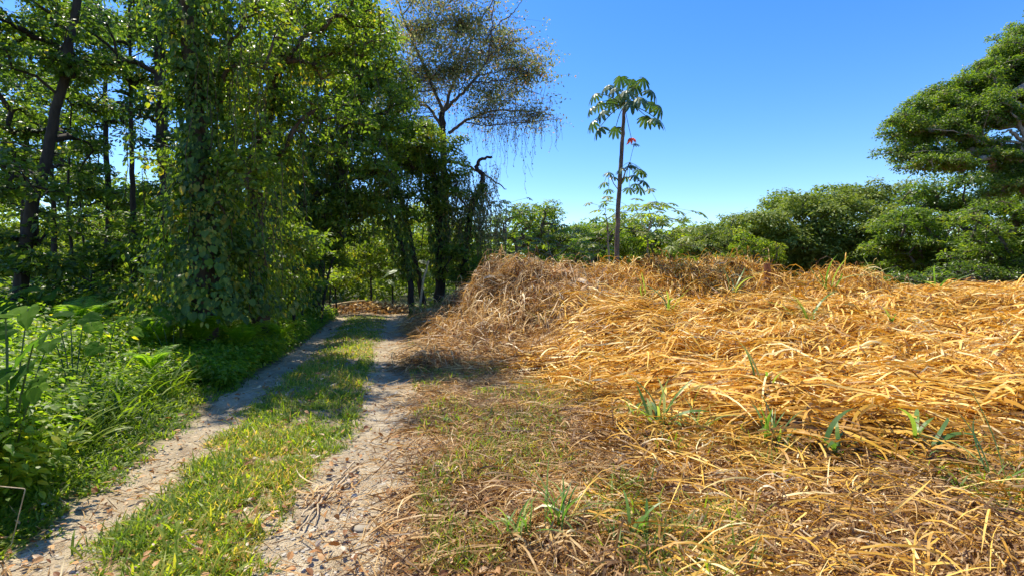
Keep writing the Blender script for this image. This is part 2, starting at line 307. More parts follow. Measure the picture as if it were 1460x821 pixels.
tm = MB()
for fn, hw, s in ((tl, .27, 1), (tr, .40, 2)):
    ys = np.arange(-2, 30, .06); us = np.linspace(-1, 1, 15)
    wl = hw * (.75 + .6 * noise(ys, ys * 0, .5, 10 + s)); wr = hw * (.75 + .6 * noise(ys, ys * 0, .45, 20 + s))
    if s == 2: wr = wr + .25 * sst(7, 3, ys); wl = wl + .22 * sst(5.5, 3.0, ys)
    c = fn(ys)
    Xs = c[:, None] + np.where(us < 0, us[None] * wl[:, None], us[None] * wr[:, None]); Ys = ys[:, None] + 0 * us[None]
    Zs = Hgt(Xs, Ys) + .010 * (1 - us[None] ** 4) - .004 + .008 * (noise(Xs, Ys, .09, 3) - .4)
    n, k = Xs.shape; i = np.arange(n - 1)[:, None] * k; j = np.arange(k - 1)[None]
    tm.add(np.stack([Xs, Ys, Zs], -1).reshape(-1, 3), np.stack([i + j, i + j + 1, i + k + j + 1, i + k + j], -1).reshape(-1, 4))
tag(tm.build('dirt_track', M['track'], smooth=True), 'two gravelly wheel ruts of a dirt track leading into the trees', kind='structure')

# ------------------------------------------------------------------ trees
def grow(parent, mat, trunk, trad, targets, twig=.012, sides=5, step=.6, up=.15, ends=None, name='limb'):
    """trunk: polyline already tubed; connects each target point to the nearest grown node, radii from the number of ends carried"""
    nodes = [q for q in trunk]; par = [max(0, i - 1) for i in range(len(trunk))]; par[0] = -1; root = [-1] * len(trunk); LM = {}
    NT = len(trunk); start = max(1, int(NT * .35))
    order = np.argsort([np.min(np.linalg.norm(trunk - t, axis=1)) for t in targets])
    paths = []
    for oi in order:
        t = targets[oi]; A = np.array(nodes); d = np.linalg.norm(A - t, axis=1)
        d = d + np.maximum(0, A[:, 2] - t[2] + .1) * .6; d[:start] += 50
        k = int(np.argmin(d)); a = A[k]; L = np.linalg.norm(t - a)
        if L < .15: continue
        n = max(2, int(L / step)); s = np.linspace(0, 1, n + 1)[1:, None]
        q = a + (t - a) * s; q[:, 2] += (np.sin(s[:, 0] * math.pi)) * L * up
        q[:-1] += rng.normal(size=(n - 1, 3)) * .05 * min(L, 2) if n > 1 else 0
        p = k
        idx = [k]
        rt = root[k] if root[k] >= 0 else len(paths)
        for z in q: nodes.append(z); par.append(p); root.append(rt); p = len(nodes) - 1; idx.append(p)
        paths.append(idx)
    cnt = np.zeros(len(nodes)); 
    for pth in paths: cnt[pth[-1]] += 1
    for i in range(len(nodes) - 1, NT - 1, -1): cnt[par[i]] += cnt[i]
    A = np.array(nodes)
    for pth in paths:
        r = twig * np.sqrt(np.maximum(cnt[pth], 1)) * 1.25
        r = np.minimum(r, trad * .6); r[0] = r[1]; r[-1] *= .5
        tube(LM.setdefault(root[pth[-1]], MB()), A[pth], r, sides, rng.random())
    if ends is not None:
        e = ends[0]; NA = A[NT:]; rr = np.array(root[NT:])
        for i0 in range(0, len(e), 400):
            j = np.argmin(((NA[None] - e[i0:i0 + 400, None]) ** 2).sum(2), 1)
            for q_ in np.unique(rr[j]):
                k_ = rr[j] == q_; tubes(LM[q_], NA[j[k_]], e[i0:i0 + 400][k_], ends[1] * .8, ends[1] * .3)
    for m_ in LM.values(): m_.build(name, mat, parent, True)
    return A
DENS = 2.35
def lobe_clumps(lobes, cr, dens=1.0, fill=.45, mul=None):
    """lobes: centre xyz + radii xyz; returns clump centres spread near the lobe surfaces"""
    out = []
    for i_, (c, rad) in enumerate(lobes):
        vol = (rad[0] * rad[1] + rad[0] * rad[2] + rad[1] * rad[2]) / 3 * 4
        n = max(3, int((mul[i_] if mul else 1) * dens * DENS * vol / (cr * cr * 1.9)))
        d = rdir(n); rr = 1 - fill * rng.random((n, 1)) ** 1.3
        out.append(np.asarray(c) + d * rr * np.asarray(rad))
    return np.concatenate(out)
def clump_leaves(mb, cs, cr, n, size, tpl=T_RHOMB, flat=.6, droop=.3, m=0, up=.6, wid=1.0, shell=.5):
    N = len(cs); crs = cr * rng.uniform(.6, 1.25, N); k = np.maximum(4, (n * (crs / cr) ** 2)).astype(int)
    idx = np.repeat(np.arange(N), k); T = len(idx)
    d = rdir(T); d[:, 2] = np.where(d[:, 2] < -.35, -d[:, 2] * .6, d[:, 2])
    rr = (shell + (1 - shell) * rng.random(T)) ** .8 * rng.uniform(.75, 1.1, T)
    p = cs[idx] + d * (rr * crs[idx])[:, None] * np.array([1, 1, flat])
    nr = unit(d * .55 + np.array([0, 0, up]) + rng.normal(size=(T, 3)) * .42)
    tip = unit(d + rng.normal(size=(T, 3)) * .6 + np.array([0, 0, -droop]))
    ro = rng.random(N)
    leaves(mb, p, nr, tip, size * rng.uniform(.65, 1.25, T), tpl, np.clip(.6 * rng.random(T) + .4 * ro[idx], 0, 1), m, wid)
    return p
def tree(name, label, cat, Y, trunk, lobes, tr_r, leafm, barkm, cr=.5, nl=90, ls=.13, dens=1., dep=1., tpl=T_RHOMB, flat=.6, up=.6,
         group=None, limb='limb', foot=True, twig=.012, fill=.45, vines=0, vleaf=.1, vlen=1.5, gtaper=.35, wid=1.):
    """trunk: pixel polyline from the foot up at depth Y; lobes: (px, py, rx px, ry px[, dY])"""
    tp = np.array([P(x, y, Y) for (x, y) in trunk])
    if foot: tp[0, 2] = Hgt(tp[0, 0], Y) - .05
    t = thing(name, label, cat, (tp[0, 0], tp[0, 1], tp[0, 2]), group)
    q = smooth_path(tp, 6, tr_r * .12)
    rad = tr_r * np.linspace(1, gtaper, len(q)); rad[0] *= 1.35
    mb = MB(); tube(mb, q, rad, 10 if tr_r > .12 else 7); mb.build('trunk', barkm, t, True)
    lb = []
    for l in lobes:
        px, py, rx, ry = l[:4]; dY = l[4] if len(l) > 4 else 0; yy = Y + dY
        lb.append((P(px, py, yy), (rx / F * yy, min(rx, max(ry, rx * .6)) / F * yy * dep, ry / F * yy)))
    cs = lobe_clumps(lb, cr, dens, fill, [.07 if l[1] < -15 else 1 for l in lobes]); cs = cs[cs[:, 2] > Hgt(cs[:, 0], cs[:, 1]) + .25]
    mb = MB(); p = clump_leaves(mb, cs, cr, nl, ls, tpl, flat, up=up, wid=wid)
    k = rng.choice(len(p), min(len(p), len(cs) * 5), replace=False)
    grow(t, barkm, q, tr_r, cs, twig, ends=(p[k], twig) if Y < 30 else None, name=limb)
    mb.build('crown', leafm, t)
    if vines:
        vb = MB(); hang(vb, cs[rng.choice(len(cs), vines)] + rng.normal(size=(vines, 3)) * cr * .4, vlen, vleaf); vb.build('hanging_vine', [M['leaf_vine'], M['bark']], t)
    return t
def hang(vb, starts, length, ls, dens=14, m=0, sw=.12):
    for s in starts:
        L = length * rng.uniform(.4, 1.3); n = max(3, int(L / .25)); q = s + np.stack([np.cumsum(rng.normal(0, sw * .25, n + 1)), np.cumsum(rng.normal(0, sw * .25, n + 1)), -np.linspace(0, L, n + 1)], 1)
        q[:, 2] = np.maximum(q[:, 2], Hgt(q[:, 0], q[:, 1]) + .05)
        tube(vb, q, .006, 3, m=1); k = int(dens * L)
        if k < 1: continue
        u = rng.random(k) * n; i = u.astype(int); p = q[i] + (q[np.minimum(i + 1, n)] - q[i]) * (u - i)[:, None]
        d = rdir(k); d[:, 2] *= .3
        leaves(vb, p + d * ls * .3, unit(d + [0, 0, .5]), unit(d * .5 + [0, 0, -1]), ls * rng.uniform(.5, 1.2, k), T_RHOMB, m=m)
def vine_column(name, parent, pts, rads, n, ls, tpl=T_HEART, mat='leaf_vine', lump=.35):
    """creeper leaves hanging like shingles round a trunk"""
    pts = np.asarray(pts); u = rng.random(n) * (len(pts) - 1); i = u.astype(int); f = (u - i)[:, None]
    c = pts[i] * (1 - f) + pts[np.minimum(i + 1, len(pts) - 1)] * f; r = np.interp(u, np.arange(len(pts)), rads)
    a = rng.random(n) * 2 * math.pi; r = r * (.55 + .9 * noise(a * 1.2 + 3, c[:, 2], .55, 13) * (1 + lump * rng.normal(size=n) * .5)); r = r * np.where(rng.random(n) < .25, rng.uniform(.4, 1, n), 1)
    d = np.stack([np.cos(a), np.sin(a), 0 * a], 1)
    p = c + d * r[:, None]
    nr = unit(d + np.array([0, 0, .45]) + rng.normal(size=(n, 3)) * .35); tip = unit(np.array([0, 0, -1.]) + d * .5 + rng.normal(size=(n, 3)) * .35)
    mb = MB(); leaves(mb, p, nr, tip, ls * rng.uniform(.35, 1.45, n), tpl)
    return mb.build(name, M[mat], parent)

# ------------------------------------------------------------------ left forest
FG = 'trees of the shady wood on the left'
tree('forest_tree', 'leaning dark trunk tree at the far left edge of the wood', 'tree', 10, [(22, 425), (38, 330), (62, 240), (90, 120), (120, -60), (140, -200)],
     [(50, 90, 110, 60), (10, 10, 110, 50), (-70, 190, 100, 90), (70, 215, 80, 35, 1), (40, 320, 60, 35), (20, 250, 60, 40, -1), (100, -90, 170, 70)], .13, M['leaf_dark'], M['bark_dark'], .45, 95, .12, group=FG, flat=.4, tpl=T_OVATE)
tree('forest_tree', 'slim dark tree just right of the leaning trunk', 'tree', 15, [(75, 420), (78, 320), (72, 200), (80, 80)],
     [(60, 250, 80, 40), (120, 265, 50, 22), (60, 150, 90, 50)], .09, M['leaf_dark'], M['bark_dark'], .5, 90, .14, group=FG, flat=.4)
tree('forest_tree', 'thin straight tree standing against the bright sky gap', 'tree', 13, [(192, 432), (190, 330), (188, 230), (186, 120), (184, 10)],
     [(150, 130, 70, 40), (215, 85, 60, 40), (130, 320, 80, 24), (170, 10, 100, 50), (215, 345, 45, 30)], .085, M['leaf_dark'], M['bark_dark'], .42, 85, .13, .8, group=FG, flat=.4)
tree('forest_tree', 'dark blue-green tree left of the creeper-clad trunk', 'tree', 11.5, [(243, 430), (238, 320), (233, 200), (228, 90), (225, -60), (225, -160)],
     [(238, 180, 42, 60), (235, 330, 35, 40), (200, 50, 100, 60), (280, -60, 150, 70)], .17, M['leaf_deep'], M['bark_dark'], .45, 95, .12, group=FG)
for lab, Y, tk, lo, mt in (
    ('broad dark crown deep in the wood behind the leaning trunk', 19, [(30, 420), (35, 300), (40, 150), (45, 40)], [(20, 190, 70, 40), (60, 100, 80, 50), (20, 30, 90, 60), (90, 240, 45, 22), (-20, 270, 60, 30)], 'leaf_mid'),
    ('leafy tree deep in the wood behind the thin straight trunk', 18, [(150, 420), (155, 300), (150, 150), (150, 40)], [(120, 60, 60, 50), (190, 30, 60, 45), (150, 160, 55, 28), (110, 200, 40, 22), (225, 130, 35, 40), (150, 290, 70, 20)], 'leaf_dark'),
    ('dense dark tree filling the gap behind the wrapped trunk', 16, [(320, 420), (320, 300), (325, 150), (330, 40)], [(310, 230, 50, 50), (330, 150, 60, 50), (320, 70, 70, 50), (350, 10, 90, 40), (330, 320, 60, 45), (280, 370, 50, 40)], 'leaf_deep'),
    ('dense tree between the green column and the arching tree', 18, [(440, 420), (445, 300), (450, 150), (455, 40)], [(440, 200, 60, 50), (460, 120, 60, 45), (440, 50, 70, 50), (500, 170, 45, 40), (420, 290, 50, 45), (520, 110, 35, 40)], 'leaf_dark'),
    ('yellowish leafy tree behind the tall tree at the top centre', 21, [(606, 420), (580, 310), (545, 200)], [(545, 190, 45, 40), (510, 260, 50, 30), (560, 130, 35, 40), (530, 70, 40, 50)], 'leaf_mid')):
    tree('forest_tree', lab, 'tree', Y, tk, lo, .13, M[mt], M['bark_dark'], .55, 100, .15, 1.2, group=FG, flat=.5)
# creeper-clad giants
t = tree('vine_covered_tree', 'thick tree wrapped in heart-leaved creeper beside the track', 'tree', 8.2, [(292, 445), (290, 330), (286, 230), (278, 120), (265, -10), (255, -160)],
         [(350, 330, 45, 50), (245, 350, 35, 30), (330, 400, 55, 30), (235, 230, 35, 40), (345, 210, 40, 60), (240, 110, 40, 50), (345, 120, 40, 50), (265, 290, 35, 40, -.4), (330, 260, 30, 40, -.5), (320, 40, 90, 60), (390, -60, 160, 70), (240, -130, 200, 60), (330, -170, 260, 60)], .21, M['leaf_mid'], M['bark'], .4, 100, .095, .9, .6, group=FG, vines=25, vleaf=.10, vlen=1.1, tpl=T_OVATE)
c = [P(296, 450, 8.2), P(292, 400, 8.1), P(300, 330, 8.1), P(292, 240, 8.2), P(285, 130, 8.2), P(272, 20, 8.2), P(260, -120, 8.2)]
vine_column('creeper', t, c, [1.05, .85, .58, .34, .32, .5, .5], 3600, .10)
vine_column('creeper', t, c, [1.25, 1.0, .72, .5, .45, .6, .6], 6500, .068, T_OVATE, 'leaf_mid', .7)
vb = MB(); k = 70; py_ = rng.uniform(-60, 330, k); hang(vb, [P(rng.normal(300, 48), q_, 8.2 + rng.normal() * .5) for q_ in py_], 1.3, .095, 20); vb.build('hanging_vine', [M['leaf_mid'], M['bark']], t)
t = tree('vine_covered_tree', 'creeper-smothered tree forming a green column behind the wrapped trunk', 'tree', 9.8, [(372, 440), (368, 340), (360, 250), (385, 150), (410, 40), (430, -80)],
         [(440, 70, 80, 80), (400, 260, 45, 45), (370, 330, 40, 45, -.4), (410, 340, 35, 40), (400, 180, 60, 60), (350, 120, 60, 70), (480, 150, 55, 80), (500, 20, 60, 60), (400, -70, 150, 60)], .18, M['leaf_mid'], M['bark'], .42, 110, .10, .85, .6, group=FG, vines=45, vleaf=.11, vlen=1.2, tpl=T_OVATE)
c = [P(370, 445, 9.8), P(365, 390, 9.7), P(362, 320, 9.7), P(362, 240, 9.7), P(380, 160, 9.8), P(410, 50, 9.8)]
vine_column('creeper', t, c, [.9, .95, .8, .7, .6, .6], 8500, .10, T_RHOMB, 'leaf_mid')
t = tree('vine_covered_tree', 'dark tree arching over the bend of the track', 'tree', 15, [(412, 428), (408, 360), (420, 300), (455, 275), (500, 255), (545, 245)],
         [(400, 310, 45, 70), (440, 250, 60, 50), (500, 215, 60, 45), (480, 300, 45, 35), (535, 270, 35, 45), (470, 150, 70, 50)], .16, M['leaf_mid'], M['bark_dark'], .5, 115, .13, group=FG, vines=120, vleaf=.11, vlen=1.6, tpl=T_OVATE)
vine_column('creeper', t, [P(412, 430, 15), P(408, 370, 15), P(415, 300, 15), P(430, 230, 15)], [1.1, .9, 1.0, .8], 5000, .14, T_RHOMB, 'leaf_deep')
tree('forest_tree', 'tall leafy tree rising to the top of the picture beside the bare-branched tree', 'tree', 17, [(448, 425), (462, 330), (495, 180), (520, 60), (530, -40)],
     [(520, 60, 50, 70), (480, 20, 70, 50), (545, 150, 40, 45), (500, -60, 90, 50), (475, 110, 60, 50), (560, 200, 35, 30)], .17, M['leaf_mid'], M['bark_dark'], .5, 105, .13, group=FG, flat=.5, vines=50, vlen=2)
t = tree('vine_covered_tree', 'leaning trunk shaggy with creeper at the far end of the track', 'tree', 19, [(588, 428), (585, 395), (572, 350), (556, 300), (560, 240)],
         [(555, 225, 55, 40), (600, 220, 45, 40), (590, 290, 30, 30), (545, 300, 30, 40)], .13, M['leaf_mid'], M['bark_dark'], .5, 120, .13, group=FG, vines=40, vleaf=.11, tpl=T_OVATE)
vine_column('creeper', t, [P(584, 395, 19), P(570, 345, 19), P(556, 300, 19), P(560, 260, 19)], [.28, .42, .55, .6], 2200, .15, T_RHOMB, 'leaf_dark')
t = tree('vine_covered_tree', 'dense dark green tree in front of the bare-branched tree', 'tree', 20, [(625, 420), (628, 370), (626, 310), (618, 250), (610, 210)],
         [(610, 205, 45, 35), (640, 235, 32, 40), (595, 255, 45, 35), (635, 285, 30, 35), (575, 205, 35, 30)], .22, M['leaf_mid'], M['bark_dark'], .5, 130, .13, group=FG, vines=60, vleaf=.11, vlen=1.8, tpl=T_OVATE)
vine_column('creeper', t, [P(626, 395, 20), P(627, 350, 20), P(626, 310, 20), P(620, 260, 20)], [.3, .35, .55, .8], 2000, .15, T_RHOMB, 'leaf_dark')
# curled dead branch wrapped with dry vines
t = thing('vine_covered_tree', 'crooked dead tree draped in hanging dry vines above the brush heap', 'tree', (*P(668, 400, 20)[:2], Hgt(P(668, 400, 20)[0], 20)), FG)
mb = MB(); q = smooth_path([P(660, 420, 20), P(664, 360, 20), P(670, 300, 20), P(686, 268, 20), P(690, 250, 20), P(678, 240, 20), P(684, 228, 20), P(702, 224, 20)], 5, .02)
tube(mb, q, np.linspace(.16, .05, len(q)), 8); q2 = smooth_path([P(670, 300, 20), P(655, 285, 20), P(650, 262, 20)], 5, .02); tube(mb, q2, .05, 6); mb.build('trunk', M['bark_dark'], t, True)
vb = MB(); st = []
for _ in range(230):
    k = rng.random(); st.append(P(rng.uniform(640, 712), 230 + 110 * k, 20 + rng.normal() * .5))
hang(vb, st, 1.9, .10, 16, sw=.3); vb.build('hanging_vine', [M['leaf_grey'], M['bark']], t)
vine_column('creeper', t, [P(666, 400, 20), P(668, 350, 20), P(672, 305, 20), P(688, 262, 20)], [.7, .65, .45, .15], 2600, .13, T_RHOMB, 'leaf_mid')

# sparse bare-branched tree
YB = 24.0
t = thing('sparse_tree', 'tall thin-leaved tree with bare forked branches and hanging threads against the sky', 'tree', (P(628, 0, YB)[0], YB, 0))
mb = MB(); lm = MB(); skel = []
def br(pts, r0, r1, m=lm, dz=0):
    q = smooth_path([P(x, y, YB + (dy[0] if dy else 0)) for x, y, *dy in pts], 6, .03); tube(m, q, np.linspace(r0, r1, len(q)), 7); skel.append(q); return q
br([(628, 425), (632, 340), (634, 260), (632, 190), (631, 160)], .24, .14, mb)
mb.build('trunk', M['bark_dark'], t, True)
main = [[(631, 160), (614, 115), (600, 85), (588, 55), (572, 20), (560, -20), (550, -80)], [(631, 160), (655, 138, -.5), (682, 108, -1), (698, 80, -1.2), (700, 45, -1), (706, -10, -1)],
        [(640, 190), (662, 174, .5), (690, 160, 1), (745, 158, 1.3), (790, 165, 1.5)], [(632, 185), (610, 150, 1), (575, 150, 2), (545, 130, 3)], [(632, 230), (665, 235), (700, 255), (722, 270)],
        [(631, 160), (660, 90, 2), (690, 20, 3), (730, -40, 4)]]
sub = [[(614, 115), (630, 95), (650, 60), (660, 30)], [(682, 108, -1), (730, 97, -1), (770, 108, -1)], [(672, 118, -1), (720, 115, -2), (770, 135, -2.5)], [(698, 80, -1.2), (730, 60, -2), (755, 55, -2)],
       [(600, 85), (570, 70), (550, 75)], [(588, 55), (620, 30), (640, 5)], [(690, 160, 1), (700, 145, 2), (740, 142, 2.5), (770, 158, 3)], [(662, 174, .5), (690, 180), (740, 175, -1), (780, 172, -1.5)],
       [(652, 140, -.4), (665, 110, .5), (668, 70, 1)], [(700, 45, -1), (730, 20, -1), (745, 0, -1)], [(575, 20), (600, -10), (640, -30)], [(622, 130), (590, 130, -1), (565, 100, -2)]]
for p_ in main: br(p_, .085, .022)
for p_ in sub: br(p_, .035, .012)
S = np.concatenate(skel[1:])
lobB = [(600, 40, 60, 45), (660, 40, 60, 45), (710, 70, 50, 45), (745, 105, 40, 40), (640, 100, 60, 45), (700, 130, 60, 25), (760, 162, 48, 16), (590, 110, 50, 60), (560, 160, 45, 40), (640, -30, 110, 30), (690, 165, 40, 15)]
lb = [(P(a_, b_, YB), (c_ / F * YB, 2.2, d_ / F * YB)) for a_, b_, c_, d_ in lobB]
cs = lobe_clumps(lb, .42, .50, 1.0)
near = np.array([S[np.argmin(((S - z) ** 2).sum(1) + 4 * np.maximum(0, S[:, 2] - z[2]))] for z in cs])
keep = np.linalg.norm(near - cs, axis=1) < 2.6; cs, near = cs[keep], near[keep]
for a_, b_ in zip(near, cs):
    m_ = (a_ + b_) / 2 + rng.normal(size=3) * .12 + [0, 0, -.1]; tube(lm, smooth_path([a_, m_, b_], 2), np.linspace(.016, .006, 5), 3)
k = 8; idx = np.repeat(np.arange(len(cs)), k); e = cs[idx] + rng.normal(size=(len(idx), 3)) * [.55, .5, .17]
tubes(lm, cs[idx], e, .006, .003)
lm.build('limb', M['bark_grey'], t, True)
mb = MB(); idx = np.repeat(np.arange(len(e)), np.where(e[:, 2] > 10.6, 9, 5)); p = e[idx] + rng.normal(size=(len(idx), 3)) * [.17, .17, .08]
leaves(mb, p, unit(rng.normal(size=p.shape) + [0, 0, .6]), unit(rng.normal(size=p.shape) + [0, 0, -.6]), .15 * rng.uniform(.5, 1.2, len(p)), T_RHOMB)
mb.build('crown', M['leaf_grey'], t)
vb = MB(); st = [P(rng.uniform(690, 800), 168 + rng.uniform(-10, 10), YB + rng.uniform(-1, 2)) for _ in range(80)] + [P(rng.uniform(620, 775), rng.uniform(90, 180), YB + rng.uniform(-1.5, 2)) for _ in range(110)] + [P(rng.uniform(690, 760), rng.uniform(160, 240), YB) for _ in range(30)]
hang(vb, st, 1.3, .10, 5, sw=.3); vb.build('hanging_thread', [M['leaf_grey'], M['bark_grey']], t)

# yellow-green young trees lit at the end of the track, shrubs of the wood interior
IG = 'young trees and shrubs inside the wood'
ins = [('shrub', 'leafy bush at the foot of the leaning trunk tree', 9.5, [(30, 430), (30, 390)], [(20, 365, 60, 36), (80, 385, 40, 24)], 'leaf_dark'),
       ('shrub', 'leafy bush between the slim tree and the straight thin tree', 12, [(130, 430), (130, 390)], [(125, 375, 45, 30), (165, 350, 40, 20)], 'leaf_dark'),
       ('shrub', 'leafy bush at the foot of the dark blue-green tree', 10.5, [(225, 430), (225, 390)], [(220, 380, 40, 30), (200, 330, 35, 22), (250, 320, 30, 30)], 'leaf_mid'),
       ('shrub', 'tall bush hugging the creeper column near the bend', 11.5, [(420, 432), (420, 390)], [(425, 370, 40, 40), (400, 410, 40, 20)], 'leaf_mid'),
       ('young_tree', 'leafy young tree hiding the foot of the tall tree at the top centre', 15, [(455, 425), (470, 380), (490, 340)], [(500, 330, 35, 35), (520, 300, 30, 30), (480, 370, 26, 26)], 'leaf_mid'),
       ('shrub', 'bush at the foot of the dense dark green tree', 19, [(650, 425), (650, 390)], [(655, 380, 32, 30), (690, 390, 25, 22)], 'leaf_mid'),
       ('young_tree', 'young leafy tree covering the sky low behind the dark blue-green tree', 17, [(262, 425), (262, 350), (262, 300)], [(262, 290, 45, 35), (200, 290, 35, 22), (280, 240, 35, 30)], 'leaf_mid'),
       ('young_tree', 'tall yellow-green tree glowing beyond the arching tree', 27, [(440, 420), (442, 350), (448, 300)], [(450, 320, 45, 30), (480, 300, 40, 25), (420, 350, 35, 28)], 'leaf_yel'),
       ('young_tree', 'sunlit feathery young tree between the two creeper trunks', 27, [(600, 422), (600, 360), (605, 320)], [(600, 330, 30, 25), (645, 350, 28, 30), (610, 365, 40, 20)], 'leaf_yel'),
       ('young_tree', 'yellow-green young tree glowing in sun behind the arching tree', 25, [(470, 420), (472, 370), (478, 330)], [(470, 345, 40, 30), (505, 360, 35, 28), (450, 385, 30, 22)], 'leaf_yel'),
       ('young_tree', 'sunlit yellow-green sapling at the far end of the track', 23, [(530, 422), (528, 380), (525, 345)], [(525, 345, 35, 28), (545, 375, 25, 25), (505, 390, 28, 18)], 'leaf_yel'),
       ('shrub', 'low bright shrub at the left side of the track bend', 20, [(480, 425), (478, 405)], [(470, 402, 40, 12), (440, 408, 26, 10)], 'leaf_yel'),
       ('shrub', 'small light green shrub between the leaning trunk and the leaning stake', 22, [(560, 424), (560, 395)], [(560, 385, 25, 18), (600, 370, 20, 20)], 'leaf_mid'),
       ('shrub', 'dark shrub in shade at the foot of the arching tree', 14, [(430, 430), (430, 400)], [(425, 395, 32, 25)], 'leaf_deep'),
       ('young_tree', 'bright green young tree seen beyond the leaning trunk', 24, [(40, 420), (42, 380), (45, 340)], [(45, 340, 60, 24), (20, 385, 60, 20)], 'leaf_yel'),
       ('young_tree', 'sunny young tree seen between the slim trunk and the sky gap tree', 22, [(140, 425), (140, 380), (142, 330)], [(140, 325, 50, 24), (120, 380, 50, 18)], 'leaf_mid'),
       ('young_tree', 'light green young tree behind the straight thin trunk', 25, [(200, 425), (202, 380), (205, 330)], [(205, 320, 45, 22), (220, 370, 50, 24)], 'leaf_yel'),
       ('shrub', 'shaded shrub below the leaning trunk', 12, [(60, 430), (60, 400)], [(50, 408, 50, 16), (110, 412, 40, 12)], 'leaf_deep'),
       ('shrub', 'shaded shrub beside the straight thin trunk', 13, [(165, 428), (165, 405)], [(165, 405, 36, 14), (215, 410, 26, 16)], 'leaf_mid')]
for nm, lab, Y, tk, lo, mt in ins:
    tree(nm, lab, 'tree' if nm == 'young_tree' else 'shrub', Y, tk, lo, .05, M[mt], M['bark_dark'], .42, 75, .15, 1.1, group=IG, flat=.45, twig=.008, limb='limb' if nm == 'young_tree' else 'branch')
for lab, px, Y, r_, top in (('slim bare dark trunk between the two leftmost trees', 100, 13, .05, 150), ('crooked thin dark trunk right of the slim pair', 118, 17, .045, 240), ('thin dark trunk in front of the yellow-green young tree', 455, 19, .06, 250)):
    tree('forest_tree', lab, 'tree', Y, [(px, 425), (px + 3, 360), (px - 4, 300), (px + 2, top)], [(px, top - 10, 45, 30)], r_, M['leaf_dark'], M['bark_dark'], .45, 90, .13, group=FG)
# far mass behind the left wood
mb = MB(); n = 900; ang = rng.uniform(-1.25, -.12, n); dist = rng.uniform(30, 44, n)
cs = np.stack([dist * np.sin(ang) * 1.1, dist * np.cos(ang), rng.random(n) ** 1.2 * 6.5], 1); cs = cs[cs[:, 0] < -5 - 0 * cs[:, 0]]
clump_leaves(mb, cs, 1.5, 95, .34, up=.6, shell=.6)
tag(mb.build('woodland', M['leaf_far'], None), 'far green undergrowth seen through the wood behind the dark trunks', 'woodland', kind='stuff')

# ------------------------------------------------------------------ far trees, right half
BG = 'trees beyond the straw field'
def far(label, Y, base, lobes, mt, cr=1.1, nl=120, ls=.3, r_=.25, dens=1., name='broadleaf_tree', bark='bark_grey', flat=.62, **k):
    return tree(name, label, 'tree', Y, [(base[0], 410), (base[0] + 2, (410 + base[1]) / 2), base], lobes, r_, M[mt], M[bark], cr, nl, ls, dens, group=BG, flat=flat, twig=.03, up=.75, **k)
far('feathery light green tree at the left end of the far row', 34, (735, 345), [(735, 330, 45, 28), (700, 350, 30, 22), (765, 320, 40, 28), (700, 375, 40, 18)], 'leaf_mid', .7, 90, .2)
far('rounded green tree just left of the tall umbrella-leaved tree', 38, (785, 340), [(785, 325, 38, 32), (765, 345, 40, 25), (800, 360, 35, 25), (760, 302, 22, 14)], 'leaf_far', .8, 110, .22)
far('wide rounded yellow-green tree closing the row between sapling and olive tree', 42, (1060, 350), [(1040, 335, 45, 26), (1075, 330, 40, 30), (1010, 350, 40, 24)], 'leaf_olive', .9, 130, .24, .3, 1.3)
far('low sunlit tree in the far row below the rounded one', 44, (820, 360), [(820, 345, 40, 24), (850, 355, 35, 22), (880, 335, 35, 22)], 'leaf_mid', .9, 120, .24, .3, 1.2)
far('low dark tree in the gap left of the umbrella-leaved tree', 52, (852, 350), [(850, 345, 32, 22), (825, 362, 26, 18), (870, 340, 25, 15)], 'leaf_far', 1.0, 120, .28)
far('low green tree directly behind the umbrella-leaved trunk', 46, (890, 350), [(890, 345, 35, 20), (905, 365, 45, 18)], 'leaf_far', 1.0, 110, .26)
far('dark green tree behind the yellow-green sapling', 44, (955, 345), [(950, 332, 42, 22), (975, 350, 40, 22), (930, 350, 35, 20)], 'leaf_far', 1.0, 120, .26)
far('dark tree right of the sapling with a flat top', 50, (1012, 345), [(1012, 332, 32, 20), (990, 345, 30, 20), (1040, 335, 30, 22), (1020, 360, 50, 15)], 'leaf_far', 1.0, 120, .28)
far('yellow-tinged bushy tree at the left foot of the big olive tree', 36, (1075, 360), [(1070, 345, 25, 20), (1060, 370, 40, 18), (1090, 365, 30, 20)], 'leaf_yel', .7, 100, .2)
far('big domed olive green tree in the middle of the right treeline', 40, (1170, 345), [(1165, 322, 90, 48), (1115, 335, 60, 45), (1180, 350, 90, 40), (1215, 320, 55, 40), (1190, 370, 90, 30), (1110, 375, 50, 25), (1160, 298, 55, 20)], 'leaf_olive', 1.25, 180, .28, .4, 1.3)
far('dark tree peeping over the left shoulder of the olive tree', 55, (1160, 320), [(1150, 287, 60, 20), (1195, 280, 45, 14), (1110, 300, 35, 18)], 'leaf_far', 1.3, 140, .34, .4)
far('tall round tree between the olive tree and the giant on the right', 52, (1250, 320), [(1250, 290, 55, 30), (1225, 282, 30, 16), (1290, 295, 50, 34), (1265, 330, 45, 40)], 'leaf_olive', 1.3, 150, .34, .4)
far('bright green spreading tree low at the right', 32, (1320, 370), [(1320, 335, 75, 42), (1285, 360, 50, 32), (1370, 335, 60, 35), (1340, 375, 70, 18), (1300, 318, 45, 20)], 'leaf_mid', .8, 130, .2, .3, 1.25, flat=.4)
far('dense shaded tree under the giant crown at the right', 36, (1380, 330), [(1370, 270, 70, 34), (1330, 285, 45, 24), (1430, 280, 60, 40), (1390, 320, 80, 30)], 'leaf_dark', 1.0, 140, .24, .35, 1.1)
